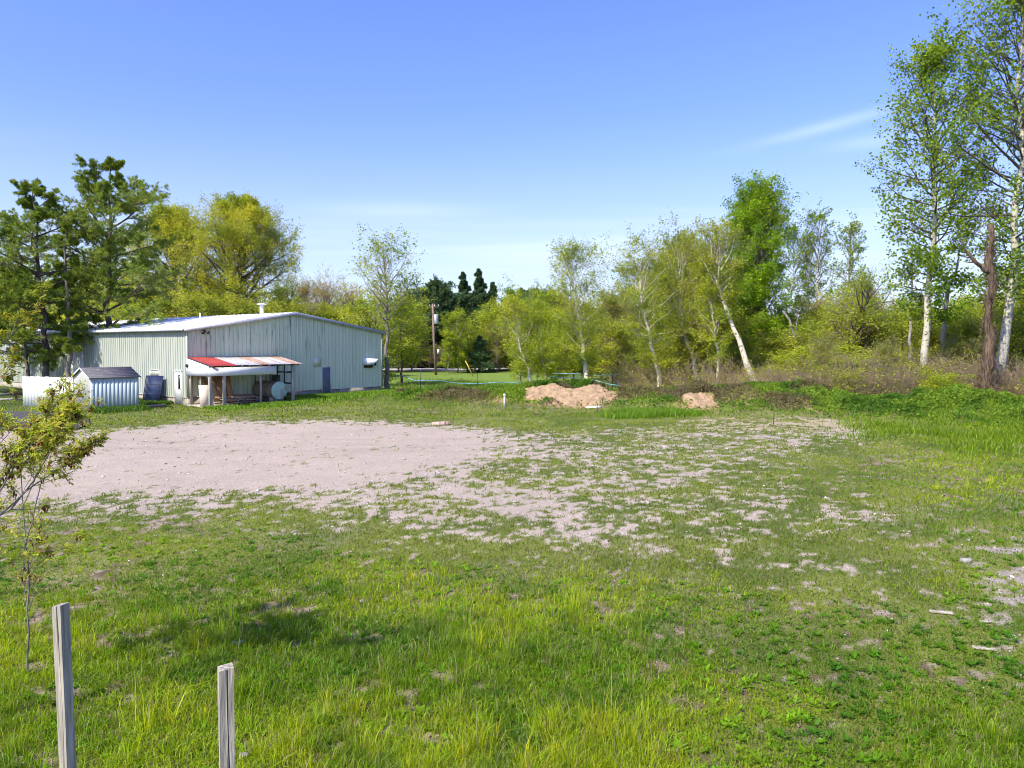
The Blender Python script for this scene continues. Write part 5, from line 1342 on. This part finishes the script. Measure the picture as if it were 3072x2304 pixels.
    marks = [(-1e9, 'behind the far left pines'), (380, 'behind the building roof'), (1050, 'near the building-corner slender tree'), (1215, 'left of the utility pole'), (1330, 'between utility pole and young birch'), (1560, 'behind the sand pile'), (1790, 'between airy birch and crooked birch'), (1985, 'between crooked birch and leaning birch'), (2190, 'around the bright green poplar'), (2370, 'between bright poplar and apple tree'), (2560, 'between apple tree and giant aspen'), (2780, 'between the two giant aspens'), (3010, 'at the right edge')]
    zone = lambda px: [m for a, m in marks if px >= a][-1]
    tot = {}
    for it in items: tot[(it[0], zone(it[1]))] = tot.get((it[0], zone(it[1])), 0) + 1
    ordn = ['first', 'second', 'third', 'fourth', 'fifth', 'sixth', 'seventh', 'eighth', 'ninth', 'tenth']
    for k, px, top, D, wx in items:
        name, cat, mt_, mc, h0 = K[k]
        x = at(px, Y0, D)[0]; z = tz(x, D) - .1; hh = at(px, top, D)[2] - z
        s = hh / h0; sxy = s * (1.0 if s < 1.2 else .9) * R.uniform(.9, 1.15)
        key = (k, zone(px)); i = cnt.get(key, 0); cnt[key] = i + 1
        lab = desc[k] + (', ' + ordn[i] + ' of ' + str(tot[key]) + ' from left ' if tot[key] > 1 else ' ') + key[1]
        T = empty(name, (x, D, z), R.uniform(0, 6.28)); T.scale = (sxy, sxy, s)
        tag(T, lab, cat, G)
        link('trunk', mt_, T); link('crown', mc, T)
    # the far wood that closes the view: one mass
    Vw = []; Qw = []; Vl = []; Ql = []; Cl = []; nw = nl = 0
    rng = np.random.default_rng(123)
    src = []
    for sp, bark in ((dict(S_yng, n1=22, leaves=4, size=.30, spread=.25, m2=5, m3=4, pal=MG + YG), 0), (dict(S_bud, n1=22, m2=5, m3=4, size=.2), 0), (dict(S_yng, n1=22, leaves=4, size=.3, spread=.25, m2=5, m3=4, pal=YG + YB), 0), (dict(S_con, n1=34, m2=5, m3=3, needle=3, size=.5, nw=.14), 1)):
        sp['R'] = 2.6 if not bark else 2.0; sp['twr'] = .02
        src.append(build_tree(np.array([[0, 0, 0], [0, 0, 5], [.3, .2, 10.]]), .13, sp, 200 + len(src)))
    for i in range(430):
        t = rng.random()
        px = rng.uniform(-900, 4100)
        D = rng.uniform(100, 150) if px > 1150 and px < 1700 else rng.uniform(84, 150)
        if 880 < px < 1560: D = rng.uniform(112, 150)
        if px < 1000: D = rng.uniform(95, 140)
        x = at(px, Y0, D)[0]
        hh = {0: 8.5, 1: 9, 2: 8}.get(i % 3, 8.5) * rng.uniform(.75, 1.15) + (D - 90) * .022
        if 1250 < px < 1700 and rng.random() < .4: j = 3; hh *= 1.25
        else: j = rng.choice([0, 0, 1, 2, 2])
        if px > 2300: hh *= .92
        (V, Q, _k), (LV, LQ, LC) = src[j]
        a = rng.uniform(0, 6.28); ca, sa = math.cos(a), math.sin(a); s = hh / 10; R3 = np.array([[ca, -sa, 0], [sa, ca, 0], [0, 0, 1]])
        sc = np.array([s * 1.1, s * 1.1, s])
        v = (V @ R3.T) * sc + [x, D, 0]; lv = (LV @ R3.T) * sc + [x, D, 0]
        Vw.append(v); Qw.append(Q + nw); nw += len(v); Vl.append(lv); Ql.append(LQ + nl); nl += len(lv); Cl.append(LC * rng.uniform(.85, 1.1))
    E_ = empty('far_wood', (0, 110, 0)); tag(E_, 'far mass of mixed spring trees closing the view', 'wood', kind='stuff')
    for nm_, vv, qq, cc, mm_ in (('trunks', Vw, Qw, None, 'twig'), ('foliage', Vl, Ql, Cl, 'leaf')):
        V = np.vstack(vv) - [0, 110, 0]
        o = link(nm_, mesh_np(nm_, V, [np.vstack(qq)], M[mm_], None if cc is None else np.vstack(cc)), E_)
        o['kind'] = 'stuff'
    # brown brush and dead stems at the foot of the wood
    n = 4200
    px = rng.uniform(1850, 3500, n); D = np.interp(px, [1850, 2200, 2600, 3000, 3500], [60, 50, 45, 42, 36]) + rng.gamma(1.6, 1.6, n) - .8
    x = (px - 1536) / F * D; zz_ = gz(x, D)
    d = nrm(rng.normal(size=(n, 3)) * np.array([.7, .7, .3]) + np.array([0, 0, .9]))
    P, Rr, Ln = grow(np.stack([x, D, zz_ - .05], 1), d, rng.uniform(.5, 2.9, n), rng.uniform(.008, .02, n), rng, 5, .22, -.15)
    P2, R2, L2 = spawn(P, Rr, Ln, 4, rng, .3, 1, (25, 70), (.35, .7), .1, 4, .25)
    V, Q = join([tubes(P, Rr, 3), tubes(P2, np.maximum(R2, .007), 3)])[:2]
    m = M['brush'] = noisy('brush_stems', (.17, .115, .07), (.42, .31, .20), .9, .95)
    bl_, bt_ = pick(P2, 2, rng, .3); kb = (fbm(bl_[:, 0], bl_[:, 1], .5, 3, 4) + rng.normal(size=len(bl_)) * .08) > .47; bl_, bt_ = bl_[kb], bt_[kb]
    LV, LQ, LC = leaves(bl_, bt_, .13, rng, YG + YB + [(.26, .19, .11)], .10, .7, .5)
    tag(link('sprouting_leaves', mesh_np('sprouting_leaves', LV, [LQ], M['leaf'], LC)), 'fresh leaves sprouting through the brown brush at the wood foot', 'undergrowth', kind='stuff')
    tag(link('undergrowth', mesh_np('undergrowth', V, [Q], m)), 'tangle of brown brush and dead stems at the foot of the wood', 'undergrowth', kind='stuff')
    # leafy cover on the berm
    n = 210000
    px = rng.uniform(1180, 3700, n); t = rng.normal(size=n)
    Dr = np.interp(px, [r[0] for r in RIDGE], [r[1] for r in RIDGE]); sg = np.interp(px, [r[0] for r in RIDGE], [r[3] for r in RIDGE])
    D = Dr + t * sg * .62; x = (px - 1536) / F * D
    cl = fbm(x, D, .55, 4, 3); hgt = .40 * sstep(.40, .68, cl) * rng.random(n) ** .6 * sstep(.38, .55, fbm(x, D, 1.6, 2, 6)) + .03
    keep = rng.random(n) < .35 + .65 * sstep(.38, .55, cl)
    for (a, b_, Dc, dp) in ((1575, 1690, 46.2, .9), (1665, 1855, 45.4, 1.0), (2045, 2143, 42.0, .7)):
        keep &= ~((px > a) & (px < b_) & (np.abs(D - Dc) < dp) & (rng.random(n) < .97))
    x, D, px, hgt, cl = x[keep], D[keep], px[keep], hgt[keep], cl[keep]; n = len(x)
    p = np.stack([x, D, gz(x, D) + hgt], 1)
    br = fbm(x, D, .4, 3, 7)
    c = lerp(np.array([.10, .20, .03]), np.array([.20, .31, .04]), sstep(.4, .62, fbm(x, D, .9, 3, 1))[:, None])
    c = lerp(c, np.array([.20, .15, .10]), (sstep(.50, .62, br) * .85 * (px < 2500))[:, None])
    c = c * rng.uniform(.7, 1.3, (n, 1))
    V, Q, C = leaves(p, np.tile([0, 0, .6], (n, 1)), .13, rng, c, .02, .6, 1.0)
    tag(link('berm_weeds', mesh_np('berm_weeds', V, [Q], M['leaf'], C)), 'low leafy weeds covering the earth berm', 'weeds', kind='stuff')
    # taller meadow grass: behind the berm, by the building foot, at the right edge
    L_ = []
    def strip(n, px0, px1, D0, D1, h0, h1, c0, c1):
        px = rng.uniform(px0, px1, n); px = px + (rng.random(n) - .5) * (px1 - px0) * .6; D = (D0 + D1) / 2 + (rng.random(n) + rng.random(n) - 1) * (D1 - D0) * (.75 + .3 * np.sin(px / 90)); x = (px - 1536) / F * D
        cl = fbm(x, D, .5, 3, 2); k = rng.random(n) < .3 + .7 * sstep(.4, .55, cl); x, D, cl = x[k], D[k], cl[k]; n = len(x)
        c = lerp(np.array(c0), np.array(c1), rng.random((n, 1))) * rng.uniform(.8, 1.2, (n, 1))
        L_.append(blades(x, D, rng.uniform(h0, h1, n) * (.5 + cl), np.full(n, .03), rng.uniform(.2, .8, n), rng, c))
    strip(34000, 1170, 2300, 50, 72, .15, .45, (.12, .22, .02), (.24, .34, .03))
    strip(40000, 2750, 3650, 28, 37, .08, .32, (.10, .20, .012), (.24, .34, .015))
    strip(9000, 1850, 2060, 38, 40.2, .15, .4, (.13, .26, .02), (.19, .31, .02))
    # along the foot of the building and shed
    n = 16000; s = rng.uniform(5.6, 15.6, n); o_ = rng.gamma(1.5, .8, n) + .08
    x, y = C0[0] + _U[0] * s - _W[0] * o_, C0[1] + _U[1] * s - _W[1] * o_
    L_.append(blades(x, y, rng.uniform(.12, .42, n), np.full(n, .045), rng.uniform(.2, .8, n), rng, lerp(np.array([.12, .24, .02]), np.array([.22, .35, .03]), rng.random((n, 1)))))
    n = 9000; s = rng.uniform(-.6, 6.2, n); o_ = 2.8 + rng.gamma(1.3, .5, n)
    x, y = C0[0] + _U[0] * s - _W[0] * o_, C0[1] + _U[1] * s - _W[1] * o_
    L_.append(blades(x, y, rng.uniform(.08, .26, n), np.full(n, .04), rng.uniform(.2, .8, n), rng, lerp(np.array([.12, .24, .02]), np.array([.22, .36, .03]), rng.random((n, 1)))))
    n = 5000; s = rng.uniform(-.1, 2.7, n); o_ = rng.gamma(1.5, .22, n) + .02; c5, s5 = math.cos(math.radians(45)), math.sin(math.radians(45))
    x, y = -22.8 + c5 * s + s5 * o_, 40.9 + s5 * s - c5 * o_
    L_.append(blades(x, y, rng.uniform(.1, .4, n), np.full(n, .035), rng.uniform(.2, .8, n), rng, lerp(np.array([.06, .14, .02]), np.array([.12, .22, .025]), rng.random((n, 1)))))
    n = 5000; s = rng.uniform(1.6, 7.5, n); o_ = rng.gamma(1.5, .5, n) + .05
    x, y = C0[0] - _U[0] * o_ + _W[0] * s, C0[1] - _U[1] * o_ + _W[1] * s
    L_.append(blades(x, y, rng.uniform(.1, .35, n), np.full(n, .04), rng.uniform(.2, .8, n), rng, lerp(np.array([.06, .14, .02]), np.array([.12, .20, .025]), rng.random((n, 1)))))
    tag(cat_blades('meadow_grass', L_, M['grass']), 'taller meadow grass along the building, berm and right edge', 'grass', kind='stuff')
    # small yellow flowers at the right
woods()
make_grass()
make_stones()

# ------------------------------------------------------------------ the foreground posts
def front_post(px, ptop, D, w_, d_, yaw, lean, label, seed):
    p = at(px, ptop, D); rng = np.random.default_rng(seed)
    h_ = p[2]; x = p[0]
    n = 14; V = []; 
    zs = np.linspace(-.3, h_, n)
    ring = []
    # an old split timber: rectangle with a groove, slightly uneven
    prof = np.array([[-w_, -d_], [-w_ * .1, -d_], [w_ * .16, -d_ * .96], [w_ * .24, -d_ * .35], [w_ * .34, -d_ * .98], [w_, -d_], [w_, d_], [-w_, d_]]) / 2
    k = len(prof)
    for i, z in enumerate(zs):
        q = prof + rng.normal(size=prof.shape) * .0012
        q[2:5, 0] += .006 * math.sin(z * 5 + seed)
        for a in q: V.append([a[0], a[1], z])
    V = np.array(V)
    V[-k:, 2] += (V[-k:, 0] * .18 + rng.normal(size=k) * .002)
    Q = [[i * k + j, i * k + (j + 1) % k, (i + 1) * k + (j + 1) % k, (i + 1) * k + j] for i in range(n - 1) for j in range(k)]
    m = MB(); m.add(V, Q)
    me = bpy.data.meshes.new('wooden_post'); F_ = [tuple(q) for q in Q] + [tuple(range((n - 1) * k, n * k))]
    me.from_pydata([tuple(v) for v in V], [], F_); me.materials.append(M['oldwood'])
    o = link('wooden_post', me, loc=(x, D, 0), rot=(0, lean, yaw)); 
    tag(o, label, 'post', 'weathered posts in the foreground')
    return o
front_post(194, 1815, 4.6, .066, .066, math.radians(-18), -.015, 'taller weathered grey timber post at the far left foreground', 1)
front_post(670, 2003, 3.85, .070, .070, math.radians(28), .005, 'shorter weathered grey timber post with a deep crack, second from the left', 2)

# ------------------------------------------------------------------ foreground saplings at the left
def leaflets(p, t, rng, size, cols, n5=5, hang=.35):
    """compound leaves: leaflets of six corners around a short stalk"""
    n = len(p)
    st = nrm(t + rng.normal(size=t.shape) * .5 + np.array([0, 0, -.1]))
    L_ = size * rng.uniform(.7, 1.3, n)
    P = []; A = []; S = []
    side = nrm(np.cross(st, np.array([0, 0, 1.]) + rng.normal(size=st.shape) * .25))
    for k in range(n5):
        f = [.35, .35, .75, .75, 1.0][k]; sg = [1, -1, 1, -1, 0][k]
        P.append(p + st * (L_ * f)[:, None]); a = nrm(st * .6 + side * sg * .8 + np.array([0, 0, -hang]) + rng.normal(size=st.shape) * .15); A.append(a); S.append(L_ * (.75 if sg else .9))
    P = np.vstack(P); A = np.vstack(A); S = np.concatenate(S)[:, None]
    B_ = nrm(np.cross(A, np.array([0, 0, 1.]) + rng.normal(size=A.shape) * .35))
    N_ = np.cross(A, B_)
    V = np.stack([P, P + A * S * .3 + B_ * S * .19 + N_ * S * .03, P + A * S * .65 + B_ * S * .16 + N_ * S * .03, P + A * S - N_ * S * .06, P + A * S * .65 - B_ * S * .16 + N_ * S * .03, P + A * S * .3 - B_ * S * .19 + N_ * S * .03, P + A * S * .5], 1)
    i = np.arange(len(P))[:, None] * 7
    Q = np.vstack([i + np.array([0, 1, 2, 6]), i + np.array([6, 2, 3, 4]), i + np.array([0, 6, 4, 5])])
    C = np.repeat(np.vstack([cols] * n5) * rng.uniform(.85, 1.15, (len(P), 1)), 7, 0)
    return V.reshape(-1, 3), Q, C
def boxelder(name, label, stems, D, dens, seed, leafsize=.05, bark='grey_bark', seeds=True, cols=None, s0=.22, lr=(.10, .26), up_=.15):
    rng = np.random.default_rng(seed)
    b0 = at(*stems[0][0][0], D); z = tz(b0[0], D); base = np.array([b0[0], D, z - .03])
    T = empty(name, tuple(base)); tag(T, label, 'sapling')
    wood = []; tw = []
    for pts, r0, r1, dy in stems:
        P = resample(path_px(pts, D), 12)
        P[:, 1] += np.linspace(0, 1, 12) * dy
        if abs(P[0, 0] - b0[0]) < .02 and P[0, 2] < z + .3: P[0, 2] = z - .03
        P[1:-1] += rng.normal(size=(10, 3)) * .008
        P -= base
        R_ = np.linspace(r0, r1, 12)
        wood.append(tubes(P[None], R_[None], 7)); tw.append((P, R_))
    lp = []; lt = []
    for (P, R_), (pts, r0, r1, dy), dn in zip(tw, stems, dens):
        if not dn: continue
        Ln = np.array([np.linalg.norm(P[-1] - P[0])])
        P2, R2, L2 = spawn(P[None], R_[None], Ln, dn, rng, s0, 1.0, (25, 60), lr, up_, 6, .12)
        wood.append(tubes(P2, np.maximum(R2, .0025), 4))
        P3, R3, L3 = spawn(P2, R2, L2, 4, rng, .2, 1.0, (25, 60), (.4, .7), .3, 4, .15)
        wood.append(tubes(P3, np.maximum(R3, .0018), 3))
        for A_, k_ in ((P3, 3), (P2, 3)):
            a, b_ = pick(A_, k_, rng, .25); lp.append(a); lt.append(b_)
    lp = np.vstack(lp); lt = np.vstack(lt)
    cc = pal(cols or [(.38, .44, .05), (.46, .50, .07), (.30, .38, .04), (.48, .44, .11)], len(lp), rng)
    tipc = rng.random(len(lp)) < .06; cc[tipc] = np.array([.36, .22, .06])
    V, Q, C = leaflets(lp, lt, rng, leafsize, cc)
    W, WQ = join(wood)[:2]
    link('trunk', mesh_np('trunk', W, [WQ], M[bark], smooth=True), T)
    link('foliage', mesh_np('foliage', V, [Q], M['leaf'], C), T)
    if seeds:
        s = rng.choice(len(lp), int(len(lp) * .16), replace=False)
        k = 5; q = np.repeat(lp[s], k, 0) + rng.normal(size=(len(s) * k, 3)) * .012
        V, Q, C = leaves(q, np.tile([0, 0, -4.], (len(q), 1)), .05, rng, pal([(.16, .055, .03), (.24, .11, .05), (.11, .04, .028)], len(q), rng), .002, .28, 1.0)
        link('seed_clusters', mesh_np('seed_clusters', V, [Q], M['leaf'], C), T)
    return T
boxelder('sapling', 'thin young box elder sapling with drooping brown seeds at left foreground',
         [([(85, 2052), (80, 1850), (74, 1640), (50, 1450), (40, 1320), (20, 1230)], .011, .004, .1),
          ([(74, 1640), (110, 1560), (140, 1460), (180, 1370), (225, 1270), (262, 1200)], .008, .002, -.3),
          ([(60, 1530), (95, 1430), (120, 1340), (128, 1250), (127, 1190)], .007, .002, .3),
          ([(74, 1640), (95, 1655), (160, 1655), (212, 1622)], .006, .003, .1)], 8.35, [26, 22, 20, 3], 5, lr=(.12, .26))
boxelder('sapling', 'box elder bush reaching in from the left edge with yellow green compound leaves',
         [([(-420, 2250), (-300, 1800), (-120, 1600), (0, 1545), (70, 1465), (130, 1340), (200, 1270)], .020, .004, .2),
          ([(-120, 1600), (0, 1500), (60, 1400), (90, 1340), (170, 1310), (225, 1290)], .012, .003, -.2),
          ([(0, 1545), (90, 1450), (160, 1400), (230, 1330)], .01, .003, .4),
          ([(-200, 1700), (-60, 1520), (20, 1400), (40, 1300), (90, 1240)], .012, .003, .3),
          ([(-160, 1650), (-80, 1450), (0, 1330), (50, 1270)], .012, .003, -.3),
          ([(-60, 1520), (60, 1360), (160, 1290), (215, 1240)], .009, .002, 0)], 7.6, [14, 24, 18, 24, 18, 20], 6, s0=.5, lr=(.07, .17))
boxelder('sapling', 'taller box elder beyond the left edge, only yellow branch tips in view',
         [([(-500, 2400), (-420, 1900), (-300, 1300), (-250, 900)], .04, .02, 0),
          ([(-300, 1300), (-120, 1100), (-20, 1030), (40, 960), (82, 895)], .012, .003, .2),
          ([(-120, 1100), (-40, 980), (10, 930), (28, 880)], .008, .002, -.2),
          ([(-250, 1250), (-80, 1180), (0, 1120), (20, 1090)], .008, .002, .1),
          ([(-380, 1700), (-200, 1500), (-80, 1400), (-10, 1320)], .012, .003, .1)], 6.6, [0, 10, 9, 5, 4], 7, .05, seeds=False, s0=.6, lr=(.06, .16), cols=[(.26, .28, .04), (.32, .30, .05), (.20, .24, .035)])
